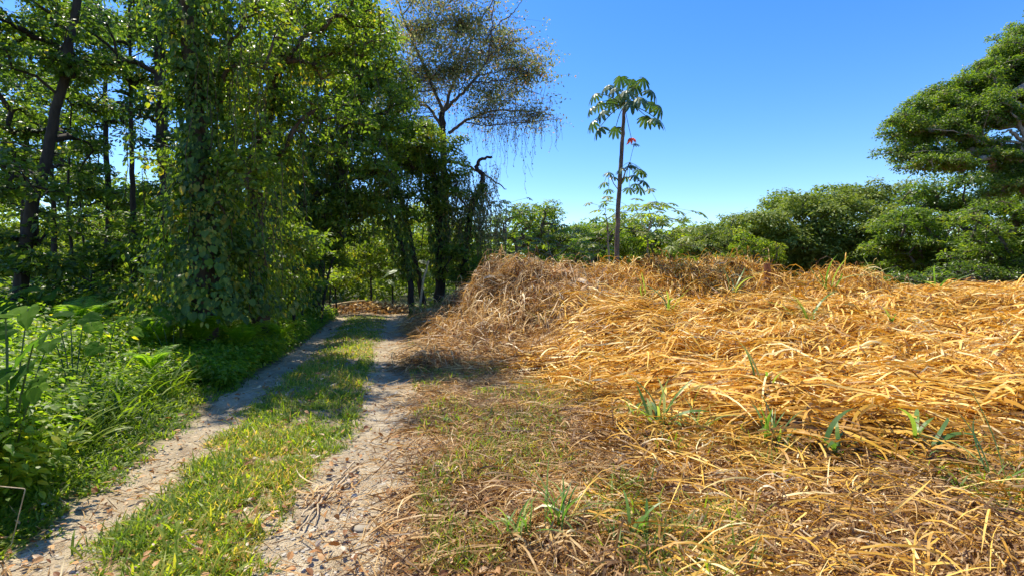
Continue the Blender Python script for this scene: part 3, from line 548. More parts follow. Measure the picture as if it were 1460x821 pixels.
far('leafy tree in the lower right corner of the treeline', 27, (1440, 385), [(1440, 320, 60, 45), (1455, 375, 60, 28), (1480, 290, 60, 40), (1400, 372, 45, 22), (1500, 340, 60, 60)], 'leaf_mid', .75, 130, .18, .3, 1.2)
far('short dark bush at the foot of the right treeline', 26, (1385, 400), [(1385, 392, 60, 14), (1310, 395, 50, 9), (1450, 395, 50, 10)], 'leaf_dark', .6, 110, .16, .12, 1.2)
# giant at the right edge
t = tree('giant_tree', 'giant spreading tree whose crown fills the upper right corner', 'tree', 22, [(1530, 415), (1525, 320), (1505, 250), (1480, 205), (1455, 160)],
         [(1465, 85, 50, 30, 2), (1425, 110, 60, 30, 2), (1380, 135, 60, 28, 1.5), (1330, 160, 50, 26, 1), (1295, 190, 38, 24, .5), (1350, 185, 60, 22), (1410, 165, 60, 30), (1310, 222, 55, 13), (1345, 238, 55, 12, -1), (1400, 215, 60, 12), (1440, 235, 50, 22, -1), (1500, 130, 70, 70, 2), (1450, 265, 55, 20, -1), (1440, 125, 60, 50, 3), (1380, 155, 70, 36, 3), (1455, 80, 45, 40, 3), (1505, 60, 60, 55, 3), (1310, 185, 45, 30, 2)],
         .45, M['leaf_mid'], M['bark_pale'], .46, 180, .115, 1.45, 1.0, T_OVATE, .85, .5, fill=.75, twig=.02, gtaper=.5)
mb = MB()
for pts, r0 in (([(1478, 210), (1455, 200), (1440, 185), (1428, 190)], .12), ([(1480, 215), (1460, 195), (1452, 170), (1440, 160)], .13), ([(1455, 205), (1420, 200), (1380, 192), (1330, 185)], .06), ([(1440, 235), (1400, 222), (1350, 215), (1300, 218)], .05), ([(1478, 240), (1440, 240), (1390, 236), (1330, 232)], .06)):
    q = smooth_path([P(x, y, 21.3) for x, y in pts], 5, .03); tube(mb, q, np.linspace(r0, .02, len(q)), 6)
mb.build('limb', M['bark_pale'], t, True)
# far wood closing the horizon
mb = MB(); n = 2200; ang = rng.uniform(-1.2, 1.2, n); dist = rng.uniform(75, 95, n)
cs = np.stack([dist * np.tan(ang * .82), dist, rng.random(n) * 9.0 * (.7 + .55 * noise(ang * 14, ang * 0, 1, 3))], 1)
clump_leaves(mb, cs, 2.6, 60, .75, up=.7, shell=.6)
tag(mb.build('woodland', M['leaf_far'], None), 'distant band of woodland along the horizon behind the right treeline', 'woodland', kind='stuff')

# ------------------------------------------------------------------ umbrella-leaved (palmate) trees
def palmate(mb, c, nrm, tip, size, lobes=9, r=None, m=0, wid=.22, droop=.35):
    z = unit(nrm[None])[0]; y = unit(tip - z * (tip @ z)); x = np.cross(y, z)
    for k in range(lobes):
        a = (k - (lobes - 1) / 2) * (290 / lobes) * math.pi / 180; L = size * (1 - .32 * abs(k - (lobes - 1) / 2) / ((lobes - 1) / 2)) * rng.uniform(.9, 1.08)
        d = math.cos(a) * y + math.sin(a) * x; s = np.cross(d, z)
        pr = [(0, .02), (.35, .6), (.65, 1.0), (.88, .7), (1, .04)]; V = []
        for (u, w_) in pr:
            b_ = c + d * u * L - z * droop * L * u * u; ww = w_ * wid * L * .5
            V += [b_ - s * ww - z * .25 * ww, b_ + z * .12 * ww, b_ + s * ww - z * .25 * ww]
        f = []
        for i in range(len(pr) - 1):
            q = 3 * i; f += [(q, q + 1, q + 4, q + 3), (q + 1, q + 2, q + 5, q + 4)]
        mb.add(V, f, rng.random() * .6 + (.2 if r is None else r), m)
YC = 14.0
t = thing('umbrella_leaved_tree', 'tall slender tree with a bare pole trunk and a tuft of hand-shaped leaves', 'tree', (P(878, 0, YC)[0], YC, Hgt(P(878, 0, YC)[0], YC)))
mb = MB(); base = P(878, 378, YC); base[2] = Hgt(base[0], YC) - .1
q = smooth_path([base, P(880, 330, YC), P(884, 250, YC), (P(888, 190, YC)), P(890, 150, YC)], 8, .006)
tube(mb, q, np.linspace(.074, .046, len(q)) * (1 + .04 * np.sin(np.arange(len(q)) * 2.1)), 10); mb.build('trunk', M['bark_grey'], t, True)
top = P(890, 150, YC)
# (leaf centre px, py, depth offset, size)
for px, py, dy, s in [(845, 180, .1, .34), (858, 165, -.5, .34), (855, 188, -.3, .36), (849, 140, .2, .32), (866, 128, -.2, .36), (885, 116, .3, .34), (893, 135, -.6, .4), (916, 118, .1, .30), (929, 135, -.2, .36), (940, 158, .2, .36), (935, 175, -.4, .38), (921, 172, .5, .34), (878, 188, .5, .30), (900, 150, -.7, .36), (872, 148, .6, .34), (905, 128, .6, .34), (855, 152, .5, .3), (843, 160, -.3, .28), (875, 132, -.7, .3), (901, 120, .8, .3), (928, 152, .7, .3), (886, 142, .9, .32), (912, 145, -.8, .34)]:
    c = P(px, py - 6, YC + dy); mb = MB(); o = c - top; m_ = top + o * .55 + np.array([0, 0, .10])
    st_ = MB(); tube(st_, smooth_path([top + rng.normal(size=3) * .02, m_, c], 4), np.linspace(.016, .009, 9), 5)
    h = o * [1, 1, 0]; nr = unit((unit(h[None])[0] * .55 + np.array([0, 0, 1]) + rng.normal(size=3) * .12)[None])[0]
    palmate(mb, c, nr, unit(h[None])[0] + [0, 0, -.3], s * .98, droop=.8, wid=.34); lf_ = mb.build('leaf', M['leaf_cec'], t); st_.build('leaf_stalk', M['stem'], lf_)
mb = MB(); c = P(900, 197, YC - .1); tube(mb, smooth_path([top, P(895, 175, YC - .1), c], 4), .008, 5, m=1); leaves(mb, np.repeat(c[None], 7, 0), rdir(7), unit(np.tile([0, 0, -1.], (7, 1)) + rng.normal(size=(7, 3)) * .2), .24, T_OVATE, wid=.7); tag(mb.build('dead_leaf', [M['redleaf'], M['bark']], t), 'withered red leaf hanging on its stalk below the tuft')
sb = MB(); j = P(884, 268, YC); arm = smooth_path([j, P(890, 250, YC), P(898, 232, YC)], 4, .01); tube(sb, arm, np.linspace(.03, .015, 9), 6)
arm2 = smooth_path([j + [0, 0, -.1], P(872, 258, YC), P(868, 246, YC)], 4, .01); tube(sb, arm2, .012, 5); sb.build('limb', M['bark_grey'], t, True)
for px, py, dy, s, a_ in [(899, 236, 0, .30, 0), (912, 242, .2, .28, 0), (918, 258, -.2, .30, 0), (906, 262, .1, .26, 0), (886, 240, -.3, .26, 0), (868, 246, -.1, .24, 1), (862, 260, .1, .24, 1), (905, 205, -.1, .18, 0), (918, 245, .3, .2, 0), (893, 252, .1, .28, 0), (905, 250, -.3, .26, 0), (897, 268, .2, .26, 0), (875, 252, -.2, .24, 1), (912, 268, .2, .24, 0), (868, 270, .2, .22, 1)]:
    c = P(px, py, YC + dy); mb = MB(); s0 = arm[-1] if a_ == 0 else arm2[-1]; tube(mb, smooth_path([s0, (s0 + c) / 2 + [0, 0, .05], c], 3), .006, 4, m=1)
    h = (c - s0) * [1, 1, 0] + rng.normal(size=3) * .02; palmate(mb, c, np.array([h[0], h[1], .9]) + rng.normal(size=3) * .1, unit(h[None])[0] + [0, 0, -.4], s, 8, wid=.34, droop=.6); mb.build('leaf', [M['leaf_cec'], M['stem']], t)

def palm_sapling(label, Y, trunk, arms, nleaf, s, mt='leaf_yel', bark='bark_pale', r_=.05, sp=(20, 14)):
    tp = np.array([P(x, y, Y) for x, y in trunk]); tp[0, 2] = Hgt(tp[0, 0], Y) - .05
    t = thing('sapling', label, 'tree', tp[0], 'umbrella-leaved saplings behind the straw'); mb = MB(); q = smooth_path(tp, 5, .02); tube(mb, q, np.linspace(r_, r_ * .5, len(q)), 7); mb.build('trunk', M[bark], t, True)
    lm = MB(); fb = MB()
    for (sx, sy, ex, ey) in arms:
        a_ = P(sx, sy, Y); b_ = P(ex, ey, Y + rng.uniform(-1.2, 1.2)); tube(lm, smooth_path([a_, (a_ + b_) / 2 + [0, 0, .1], b_], 4, .02), np.linspace(r_ * .4, r_ * .2, 9), 5)
        for _ in range(nleaf):
            c = b_ + np.array([rng.normal() * sp[0] / F * Y, rng.normal() * .7, rng.normal() * sp[1] / F * Y * .6]); tube(lm, [b_, (b_ + c) / 2 + [0, 0, .03], c], r_ * .12, 3)
            h = (c - b_) * [1, 1, 0] + rng.normal(size=3) * .1; palmate(fb, c, np.array([h[0] * .4, h[1] * .4, 1]), unit(h[None])[0] + [0, 0, -.2], s * rng.uniform(.7, 1.1), 7, wid=.36, droop=.3)
    lm.build('limb', M[bark], t, True); fb.build('crown', M[mt], t)
palm_sapling('yellow-green spreading sapling just right of the tall bare pole trunk', 19, [(926, 405), (925, 370), (922, 340), (928, 315)], [(925, 345, 900, 330), (925, 340, 945, 320), (928, 318, 925, 296), (922, 340, 950, 340), (924, 350, 970, 350), (922, 330, 905, 300), (920, 345, 975, 335), (924, 335, 940, 295)], 12, .36)
palm_sapling('small thin sapling peeping out left of the tall bare pole trunk', 18, [(872, 405), (868, 360), (866, 320)], [(866, 330, 863, 298), (866, 340, 880, 325), (866, 345, 855, 340)], 6, .32)
palm_sapling('pale-stemmed feathery sapling behind the crest of the brown heap', 21, [(790, 410), (788, 372), (780, 345)], [(788, 372, 812, 352), (785, 360, 765, 340), (780, 345, 785, 325), (788, 365, 755, 355), (786, 355, 820, 335)], 9, .30, 'leaf_mid')
palm_sapling('tall thin sapling with flat leaf tiers at the left end of the treeline', 22, [(722, 410), (721, 360), (722, 300)], [(722, 305, 722, 291), (722, 320, 706, 305), (722, 325, 742, 303), (721, 345, 705, 335), (721, 350, 742, 338)], 8, .30, 'leaf_yel')
palm_sapling('slanting pale sapling lying over toward the umbrella-leaved tree', 20, [(835, 410), (842, 376), (850, 360)], [(845, 372, 860, 352), (850, 368, 838, 350), (840, 380, 820, 362)], 7, .30, 'leaf_mid')

# ------------------------------------------------------------------ straw field and brush heaps
def lay_straw(mb, n_b, per, region, lenr, widr, r_off, heading, ang_sd, zoff=.0, spread=.25, seg=6, arc=.10, colf=None):
    """bundles of blades that lie along the ground: region() gives bundle centres, heading(x, y) their direction"""
    bx, by = region(n_b); n_b = len(bx)
    dist = np.hypot(bx, by)
    ba = heading(bx, by) + rng.normal(0, ang_sd, n_b); bl = rng.uniform(*lenr, n_b) ; bc = rng.normal(0, .45, n_b); br_ = rng.random(n_b)
    idx = np.repeat(np.arange(n_b), per); T = len(idx)
    a = ba[idx] + rng.normal(0, .26, T) + (rng.random(T) < .28) * rng.normal(0, 1.2, T)
    L = bl[idx] * rng.uniform(.4, 1.15, T) * (1 + .02 * dist[idx]); cur = bc[idx] + rng.normal(0, .5, T)
    x0 = bx[idx] + rng.normal(0, spread, T) * (1 + .03 * dist[idx]); y0 = by[idx] + rng.normal(0, spread, T) * (1 + .03 * dist[idx])
    s = np.linspace(-.5, .5, seg + 1)[None]; th = a[:, None] + cur[:, None] * s + ((rng.random(T) < .35) * rng.normal(0, .9, T))[:, None] * (s > rng.uniform(-.4, .4, T)[:, None])
    dx = np.cos(th); dy = np.sin(th); ds = L[:, None] / seg
    X = x0[:, None] + np.cumsum(dx, 1) * ds - (dx.sum(1) * ds[:, 0] / 2)[:, None]; Y = y0[:, None] + np.cumsum(dy, 1) * ds - (dy.sum(1) * ds[:, 0] / 2)[:, None]
    zo = zoff + rng.random(T) ** 1.5 * r_off; ar = np.abs(rng.normal(0, arc, T)) * (rng.random(T) < .55)
    tilt = rng.normal(0, .035, T)
    Z = Hgt(X, Y) + zo[:, None] + ar[:, None] * (1 - (2 * s) ** 2) + tilt[:, None] * s * 2
    wd = rng.uniform(*widr, T)[:, None] * (1 + .05 * dist[idx][:, None]) * np.clip(1.15 - np.abs(2 * s) ** 3 * 1.05, .12, 1) * .5
    tw = rng.uniform(-1.1, 1.1, T)[:, None] + rng.normal(0, .8, T)[:, None] * s * 2
    nx = -dy * np.cos(tw) * wd; ny = dx * np.cos(tw) * wd; nz_ = np.sin(tw) * wd
    V = np.stack([np.stack([X - nx, Y - ny, Z - nz_], -1), np.stack([X + nx, Y + ny, Z + nz_], -1)], 2).reshape(T, -1, 3)
    f = np.array([(2 * i, 2 * i + 1, 2 * i + 3, 2 * i + 2) for i in range(seg)])[None] + (np.arange(T) * 2 * (seg + 1))[:, None, None]
    r = np.clip(.5 + 1.25 * (.38 * br_[idx] + .62 * rng.random(T) - .5), 0, 1)  # tone spread widened, imitates shadow and highlight from blade to blade
    if colf is not None: r = colf(x0, y0, r)
    mb.add(V.reshape(-1, 3), f.reshape(-1, 4), np.repeat(r, seg))
def reg_polar(test, ymin=2.0, ymax=16.5, half=1.28, pw=1.0):
    def g(n):
        X = []; Y = []; tot = 0
        while tot < n:
            y = ymin * (ymax / ymin) ** (rng.random(n) ** pw); x = rng.uniform(-1, 1, n) * (half * y + .6); k = test(x, y); X.append(x[k]); Y.append(y[k]); tot += k.sum()
        return np.concatenate(X)[:n], np.concatenate(Y)[:n]
    return g
def straw_heading(x, y): return .12 + 1.1 * (noise(x, y, 2.6, 21) - .5) + .5 * (noise(x, y, .8, 22) - .5) - .35 * sst(9, 3, y)
mb = MB()
def straw_d(x, y): return x - np.interp(y, [2, 2.6, 3.4, 4.4, 5.4, 8.4, 12, 16], [.45, .55, .75, 1.15, 1.2, 0.05, -1.7, -2.9]) - .7 * (noise(x, y, .9, 18) - .5)
inst = lambda x, y: (straw_d(x, y) > 0) & ~((x < .9) & (y > 8.6))
col = lambda x, y, r: np.clip(r * (.62 + .38 * sst(4.0, 6.0, y + .25 * x)) + .07 * sst(4.5, 6, y), 0, 1)  # darkens the near straw, partly painting in shade from overhead trees
gap = lambda x, y: (noise(x * .8, y * 1.3, .45, 77) > .42)
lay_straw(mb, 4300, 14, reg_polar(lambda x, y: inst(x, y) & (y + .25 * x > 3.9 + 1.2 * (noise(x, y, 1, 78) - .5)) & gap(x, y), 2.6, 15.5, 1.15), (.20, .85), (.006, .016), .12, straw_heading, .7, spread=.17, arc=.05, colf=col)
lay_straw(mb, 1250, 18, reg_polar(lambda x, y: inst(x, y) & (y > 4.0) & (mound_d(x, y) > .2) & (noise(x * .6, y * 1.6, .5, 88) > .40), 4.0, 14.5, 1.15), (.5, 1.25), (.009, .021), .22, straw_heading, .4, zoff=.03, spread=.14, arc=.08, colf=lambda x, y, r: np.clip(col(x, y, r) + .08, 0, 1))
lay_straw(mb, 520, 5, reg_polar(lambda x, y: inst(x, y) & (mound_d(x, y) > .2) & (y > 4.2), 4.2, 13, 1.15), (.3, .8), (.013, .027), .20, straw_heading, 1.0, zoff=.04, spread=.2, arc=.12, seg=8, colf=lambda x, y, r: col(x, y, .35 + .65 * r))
o = mb.build('dry_straw', M['straw']); tag(o, 'golden cut straw lying in matted swaths over the whole right side', 'straw', kind='stuff')
# upright arching wisps at the crest and through the field
mb = MB(); n = 1100; x, y = reg_polar(lambda x, y: (mound_d(x, y) > .6) & (x > .5), 4.5, 14.0, 1.1)(n)
ribbons(mb, np.stack([x, y, Hgt(x, y) + .03], 1), rng.uniform(0, 6.28, n), rng.uniform(.25, .7, n), rng.uniform(.008, .018, n) * (1 + .04 * y), 7, rng.uniform(.35, .8, n), rng.uniform(.9, 1.7, n), curl=rng.normal(0, .5, n))
n = 260; x = rng.uniform(7.3, 15.5, n); y = rng.uniform(12.2, 13.6, n)
ribbons(mb, np.stack([x, y, Hgt(x, y) + .03], 1), rng.uniform(0, 6.28, n), rng.uniform(.3, .8, n), rng.uniform(.016, .03, n), 7, rng.uniform(.4, .8, n), rng.uniform(1.0, 1.8, n), curl=rng.normal(0, .5, n))
tag(mb.build('dry_straw', M['straw']), 'loose arching straw blades sticking up out of the golden mat', 'straw', kind='stuff')
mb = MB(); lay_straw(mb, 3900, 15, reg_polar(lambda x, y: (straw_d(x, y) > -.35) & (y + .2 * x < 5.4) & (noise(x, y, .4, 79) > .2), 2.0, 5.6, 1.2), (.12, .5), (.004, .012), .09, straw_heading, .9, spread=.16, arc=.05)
tag(mb.build('dry_straw', M['brush']), 'crushed straw on the near ground at the lower right, browned partly as painted shade', 'straw', kind='stuff')  # browner material near the camera, partly shade put into the colour
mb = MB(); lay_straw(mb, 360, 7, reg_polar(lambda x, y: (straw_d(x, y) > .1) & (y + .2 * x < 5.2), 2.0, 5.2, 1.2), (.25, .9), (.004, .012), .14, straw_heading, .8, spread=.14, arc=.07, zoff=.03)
tag(mb.build('dry_straw', M['straw']), 'scattered golden blades lying over the brownish near straw', 'straw', kind='stuff')
# sparse litter straw on the verge right of the track
mb = MB(); verge = lambda x, y: (x > tr(y) + .30) & (mound_d(x, y) < .5)
lay_straw(mb, 2600, 10, reg_polar(verge, 2.1, 15, 1.2), (.15, .6), (.004, .010), .03, straw_heading, .9, spread=.22, arc=.03, colf=lambda x, y, r: r * .85)
lay_straw(mb, 260, 7, reg_polar(lambda x, y: (x > tl(y) - .6) & (x < tr(y) + .3), 2.1, 12, 1.2), (.10, .35), (.003, .007), .015, straw_heading, 1.5, spread=.15, arc=.01)
tag(mb.build('straw_litter', M['brush']), 'thin scatter of straw over the verge between the track and the mat', 'straw', kind='stuff')

def heap(label, cx, cy_, sx, sy, n, mt, ext):
    t = thing('brush_heap', label, 'brush heap', (cx, cy_, float(Hgt(cx, cy_))), 'heaps of cut brush along the crest')
    mb = MB()
    def reg(n):
        x = rng.normal(cx, sx, n * 3); y = rng.normal(cy_, sy, n * 3); k = (mound_d(x, y) > -.25) & (np.abs(x - cx) < 2.2 * sx); return x[k][:n], y[k][:n]
    hd = lambda x, y: np.arctan2((y - cy_) * .6, (x - cx)) + 1.2 * (noise(x, y, .9, 31) - .5)
    lay_straw(mb, n, 16, reg, (.35, 1.1), (.006, .014), .30, hd, .5, spread=.14, arc=.22)
    x, y = reg(int(n * 4)); k = len(x)
    ribbons(mb, np.stack([x, y, Hgt(x, y) + rng.random(k) * .25], 1), rng.uniform(0, 6.28, k), rng.uniform(.25, .75, k), rng.uniform(.012, .03, k), 7, rng.uniform(.2, .95, k), rng.uniform(.9, 2.0, k), curl=rng.normal(0, .7, k))
    o_ = mb.build('blade_tangle', M[mt], t); o_['kind'] = 'stuff'
    sb = MB()
    x, y = reg(int(n * .28)); k = len(x); A = np.stack([x, y, Hgt(x, y) + .02], 1); B = A + rng.normal(size=(k, 3)) * [.45, .3, .14] + [0, 0, .16]
    for a_, b_ in zip(A, B): tube(sb, smooth_path([a_, (a_ + b_) / 2 + rng.normal(size=3) * .08, b_], 3), rng.uniform(.004, .012), 4, rng.random())
    o_ = sb.build('stick', M['drystem'], t); o_['kind'] = 'stuff'
    wb = MB(); x, y = reg(int(n * 1.4)); k = len(x); c = np.stack([x, y, Hgt(x, y) + .05 + rng.random(k) * .3], 1)
    leaves(wb, c, unit(rng.normal(size=(k, 3)) + [0, -.3, .5]), rdir(k), rng.uniform(.08, .26, k), T_OVATE); o_ = wb.build('withered_leaf', M['litter'], t); o_['kind'] = 'stuff'
    return t
heap('grey-brown heap of dry brush beside the end of the track', -1.05, 12.6, .85, 1.5, 560, 'brush', 0)
heap('brown rounded heap in the middle with big curled dead fronds', .75, 12.9, .8, 1.1, 420, 'brush', 0)
heap('orange-brown heap right behind the bare pole trunk', 3.9, 13.2, .9, .9, 420, 'straw', 0)
heap('orange heap topped by a pale sheet left of the red stump', 6.0, 13.1, .8, .8, 380, 'straw', 0)
heap('small curled orange heap right of the red stump', 8.4, 12.6, .55, .5, 170, 'straw', 0)
heap('low grey foot of brush spilling toward the track', -1.9, 12.8, .5, 2.0, 260, 'brush', 0)
mb = MB(); lay_straw(mb, 650, 14, lambda n: (rng.uniform(-1.6, 1.4, n), rng.uniform(8.0, 12.5, n)), (.3, .9), (.006, .013), .16, lambda x, y: 2.5 + 0 * x + 1.2 * (noise(x, y, 1, 4) - .5), .5, spread=.2, arc=.12)
tag(mb.build('dry_straw', M['brush']), 'dull brown flattened brush on the slope below the brown heaps', 'straw', kind='stuff')

# big dead fronds and single dead leaves on the heaps
def frond(label, c, heading, L, W, mt='litter', lift=.4, droop=1.2, cat='dead frond'):
    mb = MB(); seg = 10; s = np.linspace(0, 1, seg + 1); ang = lift * 1.57 - droop * s * 1.5; pos = np.zeros((seg + 1, 3)); pos[0] = c; h = np.array([math.cos(heading), math.sin(heading)])
    for i in range(seg): pos[i + 1] = pos[i] + np.array([h[0] * math.cos(ang[i]), h[1] * math.cos(ang[i]), math.sin(ang[i])]) * L / seg
    side = np.array([-h[1], h[0], 0]); V = []; 
    for i in range(seg + 1):
        ww = W * .5 * max(.05, math.sin(min(1, s[i] * .95 + .05) * math.pi) ** .6); up = np.array([0, 0, 1.]) * ww * .35
        V += [pos[i] - side * ww - up * (1 + .4 * rng.random()), pos[i], pos[i] + side * ww - up * (1 + .4 * rng.random())]
    f = []
    for i in range(seg): q = 3 * i; f += [(q, q + 1, q + 4, q + 3), (q + 1, q + 2, q + 5, q + 4)]
    mb.add(V, f, rng.random(len(f)) * .3 + .6); tube(mb, pos, np.linspace(.012, .004, seg + 1), 5, .9)
    o = mb.build('dead_frond', M[mt], smooth=True); return tag(o, label, cat, 'big dead leaves on the brush heaps')
def on(px, Y, up=0): x = (px - 730) / F * Y; return np.array([x, Y, float(Hgt(x, Y)) + up])
frond('arched brown frond curling over the top of the middle heap', on(775, 12.2, .25), .2, 1.1, .42, 'litter', .5, 1.3)
frond('brown folded frond drooping on the right of the middle heap', on(812, 12.0, .2), -.5, .8, .35, 'litter', .45, 1.5)
frond('pale dead leaf hanging point down on the middle heap', on(757, 11.6, .28), -1.4, .42, .2, 'hay_pale', .1, 1.2)
frond('cream curled leaf on the left tip of the brown heap', on(690, 12.4, .55), .4, .45, .22, 'hay_pale', .5, 1.4)
frond('long cream leaf lying at the left foot of the brown heap', on(632, 12.6, .3), 3.3, .6, .16, 'hay_pale', .25, .5)
frond('ochre curled leaf poking from the straw below the middle heap', on(768, 8.6, .1), .8, .35, .12, 'straw', .8, 1.3)
frond('orange curled leaf below the red stump', on(1150, 9.5, .1), .4, .4, .1, 'straw', .7, 1.5)
frond('drooping tan frond at the top of the orange heap', on(1060, 12.3, .35), .1, .9, .25, 'straw', .4, 1.2)
frond('tawny frond hooked over the right shoulder of the orange heap', on(1100, 12.2, .15), -.2, .8, .22, 'straw', .5, 1.3)
# pale sheet, red stump, leaning stakes
mb = MB(); c = on(1036, 13.2, .42); g_ = np.linspace(-1, 1, 9); A_, B_ = np.meshgrid(g_, g_)
V = np.stack([c[0] + A_ * .32 + .03 * B_, c[1] + B_ * .25, c[2] + .05 * noise(A_ * 2 + 3, B_ * 2, .7, 2) - .06 * A_ ** 2], -1).reshape(-1, 3)
f = [(i * 9 + j, i * 9 + j + 1, i * 9 + j + 10, i * 9 + j + 9) for i in range(8) for j in range(8)]; mb.add(V, f); mb.add(V[::-1] + [0, 0, -.006], f)
pm = bpy.data.materials.new('pale_sheet'); pm.use_nodes = True; pp = pm.node_tree.nodes['Principled BSDF']; nz = pm.node_tree.nodes.new('ShaderNodeTexNoise'); nz.inputs['Scale'].default_value = 8
pm.node_tree.links.new(ramp_nodes(pm.node_tree, nz.outputs[0], [(.3, (.60, .55, .50)), (.7, (.78, .74, .70))]), pp.inputs['Base Color'])
tag(mb.build('pale_sheet', pm, smooth=True), 'crumpled white sheet lying on top of the orange heap', 'sheet')
mb = MB(); b_ = on(1094, 12.0, -.1); q = smooth_path([b_, b_ + [.01, 0, .45], b_ + [-.01, 0, .9]], 4, .004); tube(mb, q, np.linspace(.09, .075, len(q)), 10, cap=True)
tag(mb.build('tree_stump', M['post'], smooth=True), 'short reddish stump standing in the straw crest', 'stump')
mb = MB(); x_, y_ = P(596, 0, 17.5)[0], 17.5; q = smooth_path([(x_, y_, Hgt(x_, y_) - .1), P(603, 400, 17.5), P(611, 372, 17.5)], 4, .01); tube(mb, q, np.linspace(.045, .035, len(q)), 8, cap=True)
tag(mb.build('wooden_stake', M['drystem'], smooth=True), 'pale leaning wooden stake at the far right edge of the track', 'stake')
# low bank of debris across the end of the track
t = thing('debris_bank', 'low bank of twigs and dead leaves at the bend of the track', 'debris', (-6.4, 21, float(Hgt(-6.4, 21))))
mb = MB(); n = 1500; x = rng.normal(-6.2, 1.6, n); y = rng.normal(21.3, .6, n); z = Hgt(x, y) + .45 * np.exp(-((x + 6.2) / 1.8) ** 2) * rng.random(n)
leaves(mb, np.stack([x, y, z], 1), unit(rng.normal(size=(n, 3)) + [0, 0, 1]), rdir(n), rng.uniform(.08, .22, n), T_OVATE); mb.build('dead_leaf_layer', M['brush'], t)['kind'] = 'stuff'
mb = MB(); n = 110; A = np.stack([rng.normal(-6.2, 1.5, n), rng.normal(21, .5, n), 0 * np.zeros(n)], 1); A[:, 2] = Hgt(A[:, 0], A[:, 1]) + .25 * rng.random(n); B = A + rng.normal(size=(n, 3)) * [.45, .3, .25] + [0, 0, .1]; tubes(mb, A, B, .014, .006, 5); mb.build('stick', M['bark_grey'], t)['kind'] = 'stuff'
mb = MB(); q = smooth_path([(-7.6, 20.8, .32), (-6.9, 20.7, .45), (-6.2, 20.7, .52)], 4); tube(mb, q, np.linspace(.05, .03, len(q)), 8); tag(mb.build('fallen_branch', M['drystem'], smooth=True), 'pale fallen branch lying on the debris bank', 'branch')

# ------------------------------------------------------------------ grass, weeds, stones, litter
def blades(mb, n, reg, L, W, lift=(.5, .95), droop=(.3, 1.1), seg=3, rr=(0, 1), lf=None):
    x, y = reg(n); n = len(x); d = np.hypot(x, y); k = rng.uniform(*L, n) * (lf(x, y) if lf else 1)
    ribbons(mb, np.stack([x, y, Hgt(x, y) - .01], 1), rng.uniform(0, 6.28, n), k, rng.uniform(*W, n) * (1 + .10 * d), seg, rng.uniform(*lift, n), rng.uniform(*droop, n), r=np.clip(rng.uniform(*rr, n) + .35 * (noise(x, y, .7, 41) - .5), 0, 1))
mb = MB()
def strip(x, y):
    e = np.minimum(x - tl(y) - .22, tr(y) - .34 - .22 * sst(5, 3, y) - x) + .30 * (noise(x, y, .30, 51) - .5) + .16 * (noise(x, y, .09, 52) - .5) + rng.normal(0, .055, np.shape(x))
    return (e > 0) & (noise(x, y, .28, 53) * .6 + .4 * noise(x, y, .08, 57) + rng.normal(0, .08, np.shape(x)) > .36)
blades(mb, 60000, reg_polar(strip, 2.1, 19, 1.2, .95), (.025, .10), (.003, .0075), lift=(.2, .95), rr=(0, 1), lf=lambda x, y: .55 + .9 * noise(x, y, .3, 71))
blades(mb, 1400, reg_polar(strip, 2.1, 12, 1.2), (.08, .2), (.006, .011), rr=(.2, .8))
tag(mb.build('grass', M['grass']), 'short green grass on the strip between the two wheel ruts', 'grass', kind='stuff')
mb = MB(); dl = lambda x, y: tl(y) - x
lv = lambda x, y: (dl(x, y) > .18 + .22 * noise(x, y, .4, 54) + .12 * noise(x, y, .08, 58) + rng.normal(0, .05, np.shape(x))) & (dl(x, y) < 3.2)
blades(mb, 60000, reg_polar(lv, 1.9, 20, 1.35), (.10, .26), (.005, .010), lift=(.45, 1), droop=(.5, 1.3), seg=4, rr=(0, .72), lf=lambda x, y: .45 + .75 * sst(.3, 1.2, dl(x, y)))
blades(mb, 3500, reg_polar(lambda x, y: lv(x, y) & (dl(x, y) > .7), 1.9, 12, 1.35), (.3, .6), (.009, .016), lift=(.6, 1), droop=(.6, 1.2), seg=6, rr=(0, .6))
tag(mb.build('grass', M['grass']), 'taller lush grass on the left verge of the track', 'grass', kind='stuff')
mb = MB(); rv = lambda x, y: (x > tr(y) + .32) & (mound_d(x, y) < .6) & (noise(x, y, .5, 55) > .48)
blades(mb, 16000, reg_polar(rv, 2.1, 17, 1.2), (.05, .16), (.003, .007), rr=(0, 1))
blades(mb, 5500, reg_polar(lambda x, y: (straw_d(x, y) > 0) & (noise(x, y, .6, 56) > .62) & (y < 6.5), 2.2, 6.5, 1.2), (.14, .32), (.004, .009), rr=(0, .7), seg=5)
tag(mb.build('grass', M['grass']), 'thin grass growing through the straw litter right of the track', 'grass', kind='stuff')

